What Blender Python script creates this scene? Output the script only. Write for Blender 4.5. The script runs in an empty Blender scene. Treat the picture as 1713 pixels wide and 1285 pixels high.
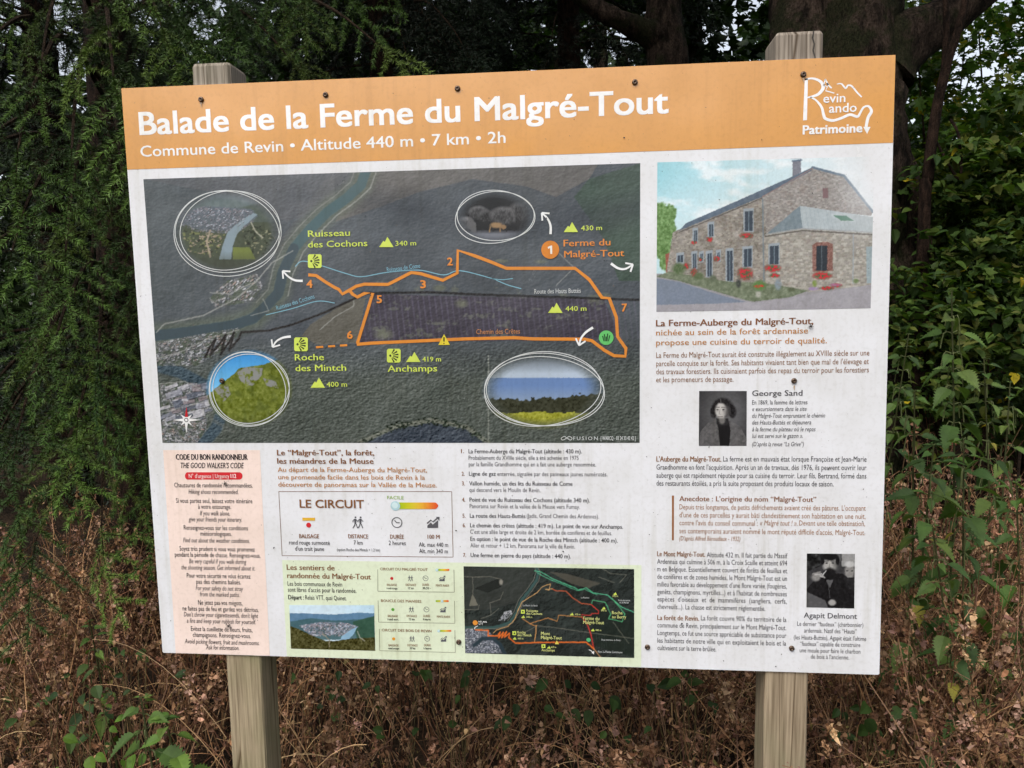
import bpy, math, random
import numpy as np
from mathutils import Matrix, Vector

S = bpy.context.scene
COL = S.collection
RNG = np.random.default_rng(7)
random.seed(7)
R = math.radians

# ------------------------------------------------------------------ camera
F_PX, PX0, PY0 = 1250.0, 856.5, 642.5            # photograph is 1713 x 1285
PANEL_Z = 1.41                                    # height of the panel's centre
CAM = np.array([0.1698, -1.4839, 0.1406 + PANEL_Z])
CR = np.array([[0.99556487, 0.09244064, -0.01747321],
               [-0.0080809, -0.1010182, -0.99485176],
               [-0.09372985, 0.99058066, -0.09982316]])
cam = bpy.data.cameras.new('camera')
cam.sensor_width = 36.0
cam.lens = F_PX / 1713.0 * 36.0
cam.clip_start = 0.05
cam.clip_end = 500.0
camo = bpy.data.objects.new('camera', cam)
COL.objects.link(camo)
camo.matrix_world = Matrix((
    (CR[0, 0], -CR[1, 0], -CR[2, 0], CAM[0]),
    (CR[0, 1], -CR[1, 1], -CR[2, 1], CAM[1]),
    (CR[0, 2], -CR[1, 2], -CR[2, 2], CAM[2]),
    (0, 0, 0, 1)))
S.camera = camo

# ------------------------------------------------------------------ sky, sun, exposure
SUN_EL, SUN_AZ = R(52), R(205)                    # high, behind the photographer, slightly left
w = bpy.data.worlds.new('World')
S.world = w
w.use_nodes = True
nt = w.node_tree
bg = nt.nodes['Background']
sky = nt.nodes.new('ShaderNodeTexSky')
sky.sky_type = 'NISHITA'
sky.sun_disc = False
sky.sun_elevation = SUN_EL
sky.sun_rotation = SUN_AZ
sky.dust_density = 4.0
sky.air_density = 1.0
hs = nt.nodes.new('ShaderNodeHueSaturation')
hs.inputs['Saturation'].default_value = 0.35      # overcast: the sky is nearly white
nt.links.new(sky.outputs[0], hs.inputs['Color'])
nt.links.new(hs.outputs[0], bg.inputs['Color'])
bg.inputs['Strength'].default_value = 0.15
sl = bpy.data.lights.new('sun', 'SUN')
sl.energy = 0.5
sl.angle = R(30)
sl.color = (1.0, 0.95, 0.88)
so = bpy.data.objects.new('sun', sl)
COL.objects.link(so)
sd = Vector((math.sin(SUN_AZ) * math.cos(SUN_EL), math.cos(SUN_AZ) * math.cos(SUN_EL), math.sin(SUN_EL)))
so.rotation_euler = sd.to_track_quat('Z', 'Y').to_euler()
S.view_settings.view_transform = 'Standard'
S.view_settings.look = 'None'
S.view_settings.exposure = 0.81
S.view_settings.gamma = 1.0

# ------------------------------------------------------------------ helpers
def lin(c):
    c = np.asarray(c, float) / 255.0
    return np.where(c <= 0.04045, c / 12.92, ((c + 0.055) / 1.055) ** 2.4)

def ray(px, py):
    px = np.asarray(px, float); py = np.asarray(py, float)
    d = np.stack([(px - PX0) / F_PX, (py - PY0) / F_PX, np.ones_like(px)], -1)
    return d @ CR

def at(px, py, Y):
    """the point of the plane y = Y seen at a pixel of the photograph"""
    d = ray(px, py)
    t = (Y - CAM[1]) / d[..., 1]
    return CAM + d * t[..., None]

def U(p):
    """photograph pixel(s) -> (x, z) on the panel's face"""
    p = np.asarray(p, float)
    q = at(p[..., 0], p[..., 1], 0.0)
    return q[..., [0, 2]]

def to_px(P):
    q = (P - CAM) @ CR.T
    return PX0 + F_PX * q[..., 0] / q[..., 2], PY0 + F_PX * q[..., 1] / q[..., 2]

def mk(name, V, faces, m, parent=None, col=None, smooth=False):
    me = bpy.data.meshes.new(name)
    V = np.asarray(V, np.float32)
    if not isinstance(faces, (list, tuple)):
        faces = [faces]
    faces = [np.asarray(f, np.int32) for f in faces if len(f)]
    loops = np.concatenate([f.ravel() for f in faces])
    tot = np.concatenate([np.full(len(f), f.shape[1], np.int32) for f in faces])
    st = np.concatenate([[0], np.cumsum(tot)[:-1]]).astype(np.int32)
    me.vertices.add(len(V)); me.vertices.foreach_set('co', V.ravel())
    me.loops.add(len(loops)); me.loops.foreach_set('vertex_index', loops)
    me.polygons.add(len(tot)); me.polygons.foreach_set('loop_start', st)
    me.polygons.foreach_set('use_smooth', np.full(len(tot), bool(smooth)))
    me.update(calc_edges=True)
    if col is not None:
        a = me.color_attributes.new('Col', 'FLOAT_COLOR', 'POINT')
        c = np.ones((len(V), 4), np.float32); c[:, :3] = col
        a.data.foreach_set('color', c.ravel())
    me.materials.append(m)
    o = bpy.data.objects.new(name, me)
    COL.objects.link(o)
    if parent is not None:
        o.parent = parent
    return o

def tag(o, label=None, cat=None, group=None, kind=None):
    if label: o['label'] = label
    if cat: o['category'] = cat
    if group: o['group'] = group
    if kind: o['kind'] = kind
    return o

def thing(name, label, cat, loc=(0, 0, 0), group=None):
    o = bpy.data.objects.new(name, None)
    o.empty_display_size = 0.1
    COL.objects.link(o)
    o['base'] = [float(v) for v in loc]
    return tag(o, label, cat, group)

def settle(root):
    """move the Empty to its base while its parts stay where they are"""
    b = Vector(root['base'][:])
    del root['base']
    root.location = b
    mi = Matrix.Translation(-b)
    for ch in root.children:
        ch.matrix_parent_inverse = mi
    return root

# value noise -----------------------------------------------------
_T = np.random.default_rng(3).random((256, 256))
def vnoise(x, y, s=0):
    x = x + s * 17.3; y = y + s * 9.7
    xi = np.floor(x).astype(int); yi = np.floor(y).astype(int)
    fx = x - xi; fy = y - yi
    fx = fx * fx * (3 - 2 * fx); fy = fy * fy * (3 - 2 * fy)
    g = lambda a, b: _T[a & 255, b & 255]
    return (g(xi, yi) * (1 - fx) + g(xi + 1, yi) * fx) * (1 - fy) + (g(xi, yi + 1) * (1 - fx) + g(xi + 1, yi + 1) * fx) * fy
def fbm(x, y, s=0, o=4):
    r = 0; a = 0.5; t = 0
    for i in range(o):
        r = r + a * vnoise(x * 2 ** i, y * 2 ** i, s + i * 3); t += a; a *= 0.55
    return r / t

# materials -------------------------------------------------------
def newmat(name, rough=0.6, spec=0.5):
    m = bpy.data.materials.new(name)
    m.use_nodes = True
    n = m.node_tree.nodes['Principled BSDF']
    n.inputs['Roughness'].default_value = rough
    n.inputs['Specular IOR Level'].default_value = spec
    return m, m.node_tree, n

def noise(t, scale, detail=4, coord='Object', stretch=None, rough=0.55):
    tc = t.nodes.new('ShaderNodeTexCoord')
    n = t.nodes.new('ShaderNodeTexNoise')
    n.inputs['Scale'].default_value = scale
    n.inputs['Detail'].default_value = detail
    n.inputs['Roughness'].default_value = rough
    if stretch:
        mp = t.nodes.new('ShaderNodeMapping')
        mp.inputs['Scale'].default_value = stretch
        t.links.new(tc.outputs[coord], mp.inputs[0]); t.links.new(mp.outputs[0], n.inputs['Vector'])
    else:
        t.links.new(tc.outputs[coord], n.inputs['Vector'])
    return n

def ramp(t, src, stops):
    r = t.nodes.new('ShaderNodeValToRGB')
    e = r.color_ramp.elements
    while len(e) < len(stops): e.new(0.5)
    for k, (p, c) in zip(e, stops):
        k.position = p; k.color = (*c, 1)
    t.links.new(src, r.inputs[0])
    return r

def mixc(t, a, b, fac=1.0, mode='MULTIPLY'):
    m = t.nodes.new('ShaderNodeMix'); m.data_type = 'RGBA'; m.blend_type = mode
    ins = [i for i in m.inputs if i.type == 'RGBA']
    for s_, i in ((a, ins[0]), (b, ins[1])):
        if isinstance(s_, tuple): i.default_value = (*s_, 1)
        else: t.links.new(s_, i)
    if isinstance(fac, (int, float)): m.inputs[0].default_value = fac
    else: t.links.new(fac, m.inputs[0])
    return [o for o in m.outputs if o.type == 'RGBA'][0]

def bump(t, n, src, strength, dist):
    b = t.nodes.new('ShaderNodeBump')
    b.inputs['Strength'].default_value = strength
    b.inputs['Distance'].default_value = dist
    t.links.new(src, b.inputs['Height']); t.links.new(b.outputs[0], n.inputs['Normal'])

def attr(t):
    a = t.nodes.new('ShaderNodeVertexColor'); a.layer_name = 'Col'
    return a.outputs['Color']

def print_material(name):
    """weathered satin print: the colour of the ink comes with the mesh, dirt and rain streaks from noise"""
    m, t, n = newmat(name, 0.3, 0.8)
    d = noise(t, 9, 6); d2 = noise(t, 120, 3); st = noise(t, 60, 4, stretch=(1, 1, 0.06)); bl = noise(t, 2.6, 5)
    g = ramp(t, d.outputs['Fac'], [(0.3, (0.89, 0.885, 0.86)), (0.62, (1, 1, 1))])
    g2 = ramp(t, d2.outputs['Fac'], [(0.3, (0.93, 0.925, 0.915)), (0.5, (1, 1, 1))])
    g3 = ramp(t, st.outputs['Fac'], [(0.34, (0.87, 0.86, 0.82)), (0.5, (1, 1, 1))])
    g4 = ramp(t, bl.outputs['Fac'], [(0.42, (0, 0, 0)), (0.62, (1, 1, 1))])
    c = mixc(t, attr(t), g.outputs[0]); c = mixc(t, c, g2.outputs[0])
    c = mixc(t, c, g3.outputs[0], g4.outputs[0])
    t.links.new(c, n.inputs['Base Color'])
    r = ramp(t, d.outputs['Fac'], [(0.3, (0.28,) * 3), (0.7, (0.09,) * 3)])
    t.links.new(r.outputs[0], n.inputs['Roughness'])
    b = noise(t, 260, 2)
    bump(t, n, b.outputs['Fac'], 0.05, 0.001)
    return m

def leaf_material(name, rough=0.6, trans=0.3, tint=(1, 1, 1)):
    m, t, n = newmat(name, rough, 0.22)
    d = noise(t, 45, 3)
    g = ramp(t, d.outputs['Fac'], [(0.3, (0.75, 0.75, 0.75)), (0.7, (1.15, 1.15, 1.1))])
    c = mixc(t, attr(t), g.outputs[0])
    c = mixc(t, c, tint)
    t.links.new(c, n.inputs['Base Color'])
    if trans:
        tr = t.nodes.new('ShaderNodeBsdfTranslucent')
        c2 = mixc(t, c, (1.3, 1.5, 0.6))
        t.links.new(c2, tr.inputs['Color'])
        mx = t.nodes.new('ShaderNodeMixShader'); mx.inputs[0].default_value = trans
        t.links.new(n.outputs[0], mx.inputs[1]); t.links.new(tr.outputs[0], mx.inputs[2])
        t.links.new(mx.outputs[0], t.nodes['Material Output'].inputs['Surface'])
    return m

M_PRINT = print_material('printed_ink')
M_LEAF = leaf_material('leaf')
M_NEEDLE = leaf_material('needle', 0.5, 0.0)
M_DRY = leaf_material('dry_leaf', 0.8, 0.12)

def bark_material(name, dark, light, scale, moss=None):
    m, t, n = newmat(name, 0.95, 0.1)
    a = noise(t, scale, 8, stretch=(1, 1, 0.3), rough=0.7)
    f_ = noise(t, scale * 5, 5, stretch=(1, 1, 0.6), rough=0.7)
    c = ramp(t, a.outputs['Fac'], [(0.40, dark), (0.62, light)]).outputs[0]
    c = mixc(t, c, ramp(t, f_.outputs['Fac'], [(0.35, (0.35, 0.33, 0.3)), (0.65, (1.35, 1.3, 1.25))]).outputs[0])
    if moss:
        q = noise(t, scale * 0.2, 6, rough=0.7)
        f = ramp(t, q.outputs['Fac'], [(0.48, (0, 0, 0)), (0.56, (0.8, 0.8, 0.8))])
        mg = mixc(t, moss, ramp(t, f_.outputs['Fac'], [(0.35, (0.3, 0.3, 0.3)), (0.65, (1.3, 1.3, 1.3))]).outputs[0])
        c = mixc(t, c, mg, f.outputs[0], 'MIX')
    t.links.new(c, n.inputs['Base Color'])
    s_ = t.nodes.new('ShaderNodeMath'); s_.operation = 'MULTIPLY_ADD'; s_.inputs[1].default_value = 0.35
    t.links.new(f_.outputs['Fac'], s_.inputs[0]); t.links.new(a.outputs['Fac'], s_.inputs[2])
    bump(t, n, s_.outputs[0], 1.0, 0.05)
    return m
M_BARK = bark_material('old_bark', (0.012, 0.009, 0.007), (0.085, 0.062, 0.048), 22, (0.022, 0.026, 0.010))
M_BARK_RED = bark_material('reddish_bark', (0.012, 0.008, 0.006), (0.058, 0.036, 0.026), 45)
M_TWIG = bark_material('twig_bark', (0.02, 0.013, 0.008), (0.08, 0.055, 0.036), 60)

def wood_material(name, lo, hi, green, seed):
    m, t, n = newmat(name, 0.85, 0.2)
    tc = t.nodes.new('ShaderNodeTexCoord')
    mp = t.nodes.new('ShaderNodeMapping'); mp.inputs['Scale'].default_value = (1, 1, 0.03)
    mp.inputs['Location'].default_value = (seed, seed * 0.7, seed)
    t.links.new(tc.outputs['Object'], mp.inputs[0])
    w1 = t.nodes.new('ShaderNodeTexNoise'); w1.inputs['Scale'].default_value = 230; w1.inputs['Detail'].default_value = 4
    w2 = t.nodes.new('ShaderNodeTexNoise'); w2.inputs['Scale'].default_value = 70; w2.inputs['Detail'].default_value = 3
    t.links.new(mp.outputs[0], w1.inputs['Vector']); t.links.new(mp.outputs[0], w2.inputs['Vector'])
    c = ramp(t, w1.outputs['Fac'], [(0.3, lo), (0.66, hi)]).outputs[0]
    c2 = ramp(t, w2.outputs['Fac'], [(0.3, (0.78, 0.76, 0.72)), (0.6, (1.06, 1.05, 1.04))]).outputs[0]
    c = mixc(t, c, c2)
    g = noise(t, 6, 4)
    gf = ramp(t, g.outputs['Fac'], [(0.42, (0, 0, 0)), (0.72, (0.75,) * 3)])
    c = mixc(t, c, green, gf.outputs[0], 'MIX')
    # the tops above the board stand in rain and sun: silvery grey
    sx = t.nodes.new('ShaderNodeSeparateXYZ'); t.links.new(tc.outputs['Object'], sx.inputs[0])
    zr = ramp(t, sx.outputs['Z'], [(0.0, (0, 0, 0)), (1.0, (0.7, 0.7, 0.7))])
    mr = t.nodes.new('ShaderNodeMapRange'); mr.inputs['From Min'].default_value = 1.6; mr.inputs['From Max'].default_value = 2.0
    t.links.new(sx.outputs['Z'], mr.inputs['Value']); t.links.new(mr.outputs[0], zr.inputs[0])
    gy = ramp(t, w1.outputs['Fac'], [(0.32, (0.11, 0.095, 0.08)), (0.64, (0.34, 0.30, 0.26))])
    c = mixc(t, c, gy.outputs[0], zr.outputs[0], 'MIX')
    # drying cracks
    mp2 = t.nodes.new('ShaderNodeMapping'); mp2.inputs['Scale'].default_value = (1, 1, 0.02)
    mp2.inputs['Location'].default_value = (seed * 3, seed, 0)
    t.links.new(tc.outputs['Object'], mp2.inputs[0])
    k = t.nodes.new('ShaderNodeTexVoronoi'); k.feature = 'DISTANCE_TO_EDGE'; k.inputs['Scale'].default_value = 22
    t.links.new(mp2.outputs[0], k.inputs['Vector'])
    kr = ramp(t, k.outputs['Distance'], [(0.0, (0.3, 0.25, 0.2)), (0.014, (1, 1, 1))])
    c = mixc(t, c, kr.outputs[0])
    t.links.new(c, n.inputs['Base Color'])
    bump(t, n, w1.outputs['Fac'], 0.5, 0.004)
    return m
M_POST_L = wood_material('weathered_post_wood', (0.20, 0.155, 0.10), (0.40, 0.33, 0.22), (0.19, 0.19, 0.09), 1.3)
M_POST_R = wood_material('grey_post_wood', (0.19, 0.145, 0.095), (0.38, 0.305, 0.21), (0.22, 0.21, 0.12), 4.1)

def plain(name, c, rough=0.5, metal=0.0):
    m, t, n = newmat(name, rough)
    q = noise(t, 300, 4)
    g = ramp(t, q.outputs['Fac'], [(0.3, tuple(v * 0.6 for v in c)), (0.7, tuple(v * 1.3 for v in c))])
    t.links.new(g.outputs[0], n.inputs['Base Color'])
    n.inputs['Metallic'].default_value = metal
    return m
M_SCREW = plain('rusty_screw', (0.13, 0.09, 0.065), 0.38, 0.75)
M_BUG = plain('dried_dirt', (0.05, 0.043, 0.036), 0.9)

# ================================================================== THE INFORMATION BOARD
BOARD = thing('information_board', 'large hiking information board with orange header, map and text on two wooden posts', 'information board', (0.0, 0.045, 0.0))
LAY = 0.00035
MPP = 0.00117                                     # metres on the panel per pixel of the photograph

# panel: a thin sheet, its outline slightly out of square as in the photograph
cor = U([(203, 148), (1498, 92), (1471, 1129), (272, 1092)])
def panel_mesh():
    e = 0.0025
    P = []
    for k in range(4):                            # corners cut by 2.5 mm
        a, b, c = cor[k - 1], cor[k], cor[(k + 1) % 4]
        for q in (a, c):
            d = (q - b) / np.linalg.norm(q - b); P.append(b + d * e)
    P = np.array(P)
    n = len(P)
    V = np.concatenate([np.c_[P[:, 0], np.zeros(n), P[:, 1]], np.c_[P[:, 0], np.full(n, 0.004), P[:, 1]]])
    fr = np.arange(n)[::-1][None]; bk = np.arange(n, 2 * n)[None]
    sd_ = np.array([[i, (i + 1) % n, n + (i + 1) % n, n + i] for i in range(n)])
    return V, [fr, bk, sd_]
V, Fs = panel_mesh()
PANEL = mk('panel', V, Fs, M_PRINT, BOARD, np.tile(lin((228, 229, 232)), (len(V), 1)))
PANEL['label'] = 'white printed panel with orange header'

class Flat:
    """flat printed shapes, given in photograph pixels, laid on the panel's face"""
    def __init__(s): s.V = []; s.F = []; s.C = []; s.n = 0
    def add(s, q, faces, c, z=0):
        q = np.asarray(q, float)
        s.V.append(np.c_[q[:, 0], np.full(len(q), -z * 0.0001), q[:, 1]])
        s.C.append(np.tile(lin(c), (len(q), 1)) if np.ndim(c) == 1 else lin(c))
        for f in faces: s.F.append([i + s.n for i in f])
        s.n += len(q)
    def poly(s, pts, c, z=0):
        q = U(pts)
        a = np.sum(q[:, 0] * np.roll(q[:, 1], -1) - q[:, 1] * np.roll(q[:, 0], -1))
        if a < 0: q = q[::-1]
        s.add(q, [list(range(len(q)))], c, z)
    def disc(s, x, y, r, c, ry=None, z=0, n=28):
        a = np.linspace(0, 2 * np.pi, n, endpoint=False)
        o = U((x, y))
        s.add(np.c_[o[0] + np.cos(a) * r * MPP, o[1] + np.sin(a) * (ry or r) * MPP], [list(range(n))], c, z)
    def path(s, pts, w_, c, smooth=True, closed=False, z=0, raw=False, taper=None):
        q = np.asarray(pts, float) if raw else U(pts)
        if smooth and len(q) > 2:
            m = len(q); out = []
            for i in range(m if closed else m - 1):
                g = lambda k: q[k % m] if closed else q[min(max(k, 0), m - 1)]
                p0, p1, p2, p3 = g(i - 1), g(i), g(i + 1), g(i + 2)
                for t in np.linspace(0, 1, 7, endpoint=False):
                    out.append(0.5 * (2 * p1 + (p2 - p0) * t + (2 * p0 - 5 * p1 + 4 * p2 - p3) * t * t + (3 * p1 - p0 - 3 * p2 + p3) * t ** 3))
            if not closed: out.append(q[-1])
            q = np.array(out)
        m = len(q)
        if closed:
            tg = np.roll(q, -1, 0) - np.roll(q, 1, 0)
        else:
            tg = np.gradient(q, axis=0)
        tg /= np.linalg.norm(tg, axis=1)[:, None] + 1e-9
        nn = np.c_[-tg[:, 1], tg[:, 0]]
        ww = np.full(m, w_ * MPP / 2)
        if taper is not None: ww = ww * np.interp(np.linspace(0, 1, m), np.linspace(0, 1, len(taper)), taper)
        L = q + nn * ww[:, None]; Rr = q - nn * ww[:, None]
        VV = np.empty((2 * m, 2)); VV[0::2] = L; VV[1::2] = Rr
        fc = [[2 * i + 1, 2 * ((i + 1) % m) + 1, 2 * ((i + 1) % m), 2 * i] for i in range(m if closed else m - 1)]
        s.add(VV, fc, c, z)
    def ring(s, x, y, rx, ry, rot, w_, c, wob=0.0, z=0):
        a = np.linspace(0, 2 * np.pi, 60, endpoint=False)
        o = U((x, y)); k = 1 + wob * np.sin(2 * a + rot * 3 + 1) + wob * 0.6 * np.sin(3 * a + 2)
        X = np.cos(a) * rx * k; Y = np.sin(a) * ry * k
        q = np.c_[X * math.cos(rot) - Y * math.sin(rot), X * math.sin(rot) + Y * math.cos(rot)] * MPP + o
        s.path(q, w_, c, smooth=False, closed=True, z=z, raw=True)
    def build(s, name, layer, m=None, parent=None):
        by = {}
        for f in s.F: by.setdefault(len(f), []).append(f)
        V = np.concatenate(s.V); V[:, 1] -= layer * LAY
        return mk(name, V, [np.array(v) for v in by.values()], m or M_PRINT, parent or PANEL, np.concatenate(s.C))

# ---- lettering with Blender's built-in font
def letter_sources(items):
    out = []
    for it in items:
        cu = bpy.data.curves.new('t', 'FONT')
        cu.body = it['t']; cu.size = 1.0
        cu.resolution_u = it.get('res', 2)
        cu.shear = 0.22 if it.get('it') else 0.0
        cu.space_character = it.get('sp', 1.0)
        o = bpy.data.objects.new('t', cu); COL.objects.link(o)
        out.append(o)
    bpy.context.view_layer.update()
    dg = bpy.context.evaluated_depsgraph_get()
    res = []
    for o in out:
        me = bpy.data.meshes.new_from_object(o.evaluated_get(dg))
        v = np.empty(len(me.vertices) * 3, np.float32); me.vertices.foreach_get('co', v); v = v.reshape(-1, 3)[:, :2].astype(float)
        fs = [list(p.vertices) for p in me.polygons]
        res.append((v, fs)); bpy.data.meshes.remove(me)
    for o in out:
        cu = o.data; bpy.data.objects.remove(o); bpy.data.curves.remove(cu)
    return res
_h = letter_sources([dict(t='H')])[0][0]
CAPH = _h[:, 1].max() - _h[:, 1].min()

def letters(name, items, layer, parent=None, groups=None):
    """items: t text, x0 x1 y left / right end and baseline at the left end, h capital height (pixels of the photograph), c colour"""
    fl = Flat()
    cuts = set(np.cumsum(groups)) if groups else None
    for k_, (it, (v, fs)) in enumerate(zip(items, letter_sources(items))):
        if cuts and k_ in cuts and fl.n: fl.build(name, layer, None, parent); fl = Flat()
        x0, x1, y, h = it['x0'], it['x1'], it['y'], it['h']
        a = U((x0, y)); hh = U((x0, y - h))[1] - a[1]
        b = U((x1, it.get('y1', y)))
        dx = b - a
        if 'y1' not in it: dx = np.array([b[0] - a[0], 0.0])
        L = np.linalg.norm(dx); ux = dx / L; uy = np.array([-ux[1], ux[0]])
        mn = v[:, 0].min(); sx = L / (v[:, 0].max() - mn); sy = hh / CAPH
        q = a + ((v[:, 0] - mn) * sx)[:, None] * ux + (v[:, 1] * sy)[:, None] * uy
        w_ = it.get('bold', 0) * sy * (1 if it['h'] > 9 else .75)                # heavier type: the same letters laid over themselves, slightly shifted
        sh = [(0, 0)] if w_ == 0 else ([(-1, 0), (1, 0)] if it['h'] < 12 else [(-1, -.7), (1, -.7), (-1, .7), (1, .7), (0, 0)])
        for j, (sx_, sy_) in enumerate(sh):
            fl.add(q + np.array([sx_, sy_]) * w_, fs, it['c'], j * .25)
    return fl.build(name, layer, None, parent)

# ---- printed pictures: a fine grid of ink dots
class Pic:
    def __init__(s, c, step=0.0013):
        q = U(c)
        wu = np.linalg.norm(q[1] - q[0]); hv = np.linalg.norm(q[3] - q[0])
        s.nu, s.nv = int(wu / step), int(hv / step)
        def grid(nu, nv):
            a, b = np.meshgrid(np.linspace(0, 1, nu), np.linspace(0, 1, nv))
            a = a[..., None]; b = b[..., None]
            return (q[0] * (1 - a) + q[1] * a) * (1 - b) + (q[3] * (1 - a) + q[2] * a) * b
        s.G = grid(s.nu, s.nv)
        H = grid(s.nu * 2, s.nv * 2)
        s.X, s.Y = to_px(np.stack([H[..., 0], np.zeros(H.shape[:2]), H[..., 1]], -1))
        s.X0, s.Y0 = s.X, s.Y
        s.X = s.X + (fbm(s.X / 3, s.Y / 3, 61, 2) - .5) * 1.3; s.Y = s.Y + (fbm(s.X0 / 3, s.Y / 3, 67, 2) - .5) * 1.3
        s.I = np.zeros(s.X.shape + (3,))
    def fill(s, c): s.I[:] = np.array(c) / 255.
    def mix(s, m, c):
        c = np.asarray(c, float) / 255.
        s.I += (c - s.I) * m[..., None]
    def box(s, x0, y0, x1, y1, pad=6):
        m = (s.X > x0 - pad) & (s.X < x1 + pad) & (s.Y > y0 - pad) & (s.Y < y1 + pad)
        r = np.flatnonzero(m.any(1)); c = np.flatnonzero(m.any(0))
        if len(r) == 0 or len(c) == 0: return None
        return slice(r[0], r[-1] + 1), slice(c[0], c[-1] + 1)
    def pmask(s, pts):
        p = np.asarray(pts, float)
        M = np.zeros(s.X.shape)
        b = s.box(*p.min(0), *p.max(0))
        if b is None: return M
        X, Y = s.X[b], s.Y[b]; ins = np.zeros(X.shape, bool)
        for (xa, ya), (xb, yb) in zip(p, np.roll(p, -1, 0)):
            if ya == yb: continue
            ins ^= ((ya > Y) != (yb > Y)) & (X < (xb - xa) * (Y - ya) / (yb - ya) + xa)
        M[b] = ins
        return M
    def poly(s, pts, c, a=1.0, tex=0, ts=4, seed=0):
        p = np.asarray(pts, float); b = s.box(*p.min(0), *p.max(0))
        if b is None: return
        X, Y = s.X[b], s.Y[b]; ins = np.zeros(X.shape, bool)
        for (xa, ya), (xb, yb) in zip(p, np.roll(p, -1, 0)):
            if ya != yb: ins ^= ((ya > Y) != (yb > Y)) & (X < (xb - xa) * (Y - ya) / (yb - ya) + xa)
        s.I[b] += (np.asarray(c, float) / 255. - s.I[b]) * (ins * a)[..., None]
        if tex: s.I[b] += ((fbm(X / ts, Y / ts, seed, 3) - 0.5) * 2 * tex / 255. * ins)[..., None]
    def houses(s, pts, n, ang, w0, w1, cols, seed=0):
        """small roofs seen from the air, scattered in a polygon"""
        g_ = np.random.default_rng(seed); q = np.asarray(pts, float); k = 0; tries = 0
        while k < n and tries < n * 6:
            tries += 1
            x, y = g_.uniform(q[:, 0].min(), q[:, 0].max()), g_.uniform(q[:, 1].min(), q[:, 1].max()); ins = False
            for (xa, ya), (xb, yb) in zip(q, np.roll(q, -1, 0)):
                if (ya > y) != (yb > y) and x < (xb - xa) * (y - ya) / (yb - ya) + xa: ins = not ins
            if not ins: continue
            k += 1; a_ = R(ang + g_.normal(0, 7)); w_, h_ = g_.uniform(w0, w1), g_.uniform(w0 * .45, w1 * .4); ca, sa = math.cos(a_), math.sin(a_)
            P = [(x + u * ca - v * sa, y + u * sa + v * ca) for u, v in ((-w_ / 2, -h_ / 2), (w_ / 2, -h_ / 2), (w_ / 2, h_ / 2), (-w_ / 2, h_ / 2))]
            c = np.array(cols[g_.integers(len(cols))])
            s.poly([(px + .8, py + .9) for px, py in P], (40, 44, 48), .6); s.poly(P, c, .95)
    def lmask(s, pts, w_, soft=0.8):
        p = np.asarray(pts, float)
        M = np.zeros(s.X.shape)
        for (xa, ya), (xb, yb) in zip(p[:-1], p[1:]):
            b = s.box(min(xa, xb), min(ya, yb), max(xa, xb), max(ya, yb), w_ + 3)
            if b is None: continue
            X, Y = s.X[b], s.Y[b]
            L2 = (xb - xa) ** 2 + (yb - ya) ** 2 + 1e-9
            t = np.clip(((X - xa) * (xb - xa) + (Y - ya) * (yb - ya)) / L2, 0, 1)
            d = np.hypot(X - xa - t * (xb - xa), Y - ya - t * (yb - ya))
            M[b] = np.maximum(M[b], np.clip((w_ / 2 - d) / soft + 0.5, 0, 1))
        return M
    def line(s, pts, w_, c, a=1.0, soft=0.8): s.mix(s.lmask(pts, w_, soft) * a, c)
    def emask(s, x, y, rx, ry, soft=0.08):
        d = np.hypot((s.X - x) / rx, (s.Y - y) / ry)
        return np.clip((1 - d) / soft, 0, 1)
    def ell(s, x, y, rx, ry, c, a=1.0, soft=0.15): s.mix(s.emask(x, y, rx, ry, soft) * a, c)
    def n(s, sc, seed=0, o=4, st=1.0): return fbm(s.X / sc, s.Y / sc * st, seed, o)
    def specks(s, pts, density, cols, size=2.0, seed=0, a=0.9):
        """many small light dabs (roofs of a far town) inside a polygon"""
        m = s.pmask(pts)
        g = vnoise(s.X / size, s.Y / size * 1.4, seed)
        h = vnoise(s.X / size / 1.7, s.Y / size / 1.3, seed + 5)
        f = np.clip((g - (1 - density)) * 8, 0, 1) * m * a
        for k, c in enumerate(cols):
            s.mix(f * ((h > k / len(cols)) & (h <= (k + 1) / len(cols))), c)
    def build(s, name, layer, parent=None):
        I = np.clip(s.I, 0, 1).reshape(s.nv, 2, s.nu, 2, 3).mean((1, 3))
        V = np.stack([s.G[..., 0], np.full(s.G.shape[:2], -layer * LAY), s.G[..., 1]], -1).reshape(-1, 3)
        i = np.arange(s.nv * s.nu).reshape(s.nv, s.nu)
        Fc = np.stack([i[1:, :-1], i[1:, 1:], i[:-1, 1:], i[:-1, :-1]], -1).reshape(-1, 4)
        return mk(name, V, Fc, M_PRINT, parent or PANEL, lin(I.reshape(-1, 3) * 255))

# ---- colour blocks
f = Flat(); f.poly([(203, 148), (1498, 92), (1493.8, 239), (213, 284)], (216, 156, 84)); o = f.build('header_band', 1)
f = Flat(); f.poly([(273, 753), (435, 753), (451.5, 1097), (294, 1092.4)], (244, 223, 212)); o = f.build('walkers_code_box', 1); o['label'] = 'peach box of walking rules'
f = Flat(); f.poly([(472, 937), (1073, 945.5), (1072.5, 1116), (480, 1098)], (222, 232, 204)); o = f.build('trails_box', 1); o['label'] = 'pale green box of other trails'

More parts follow.
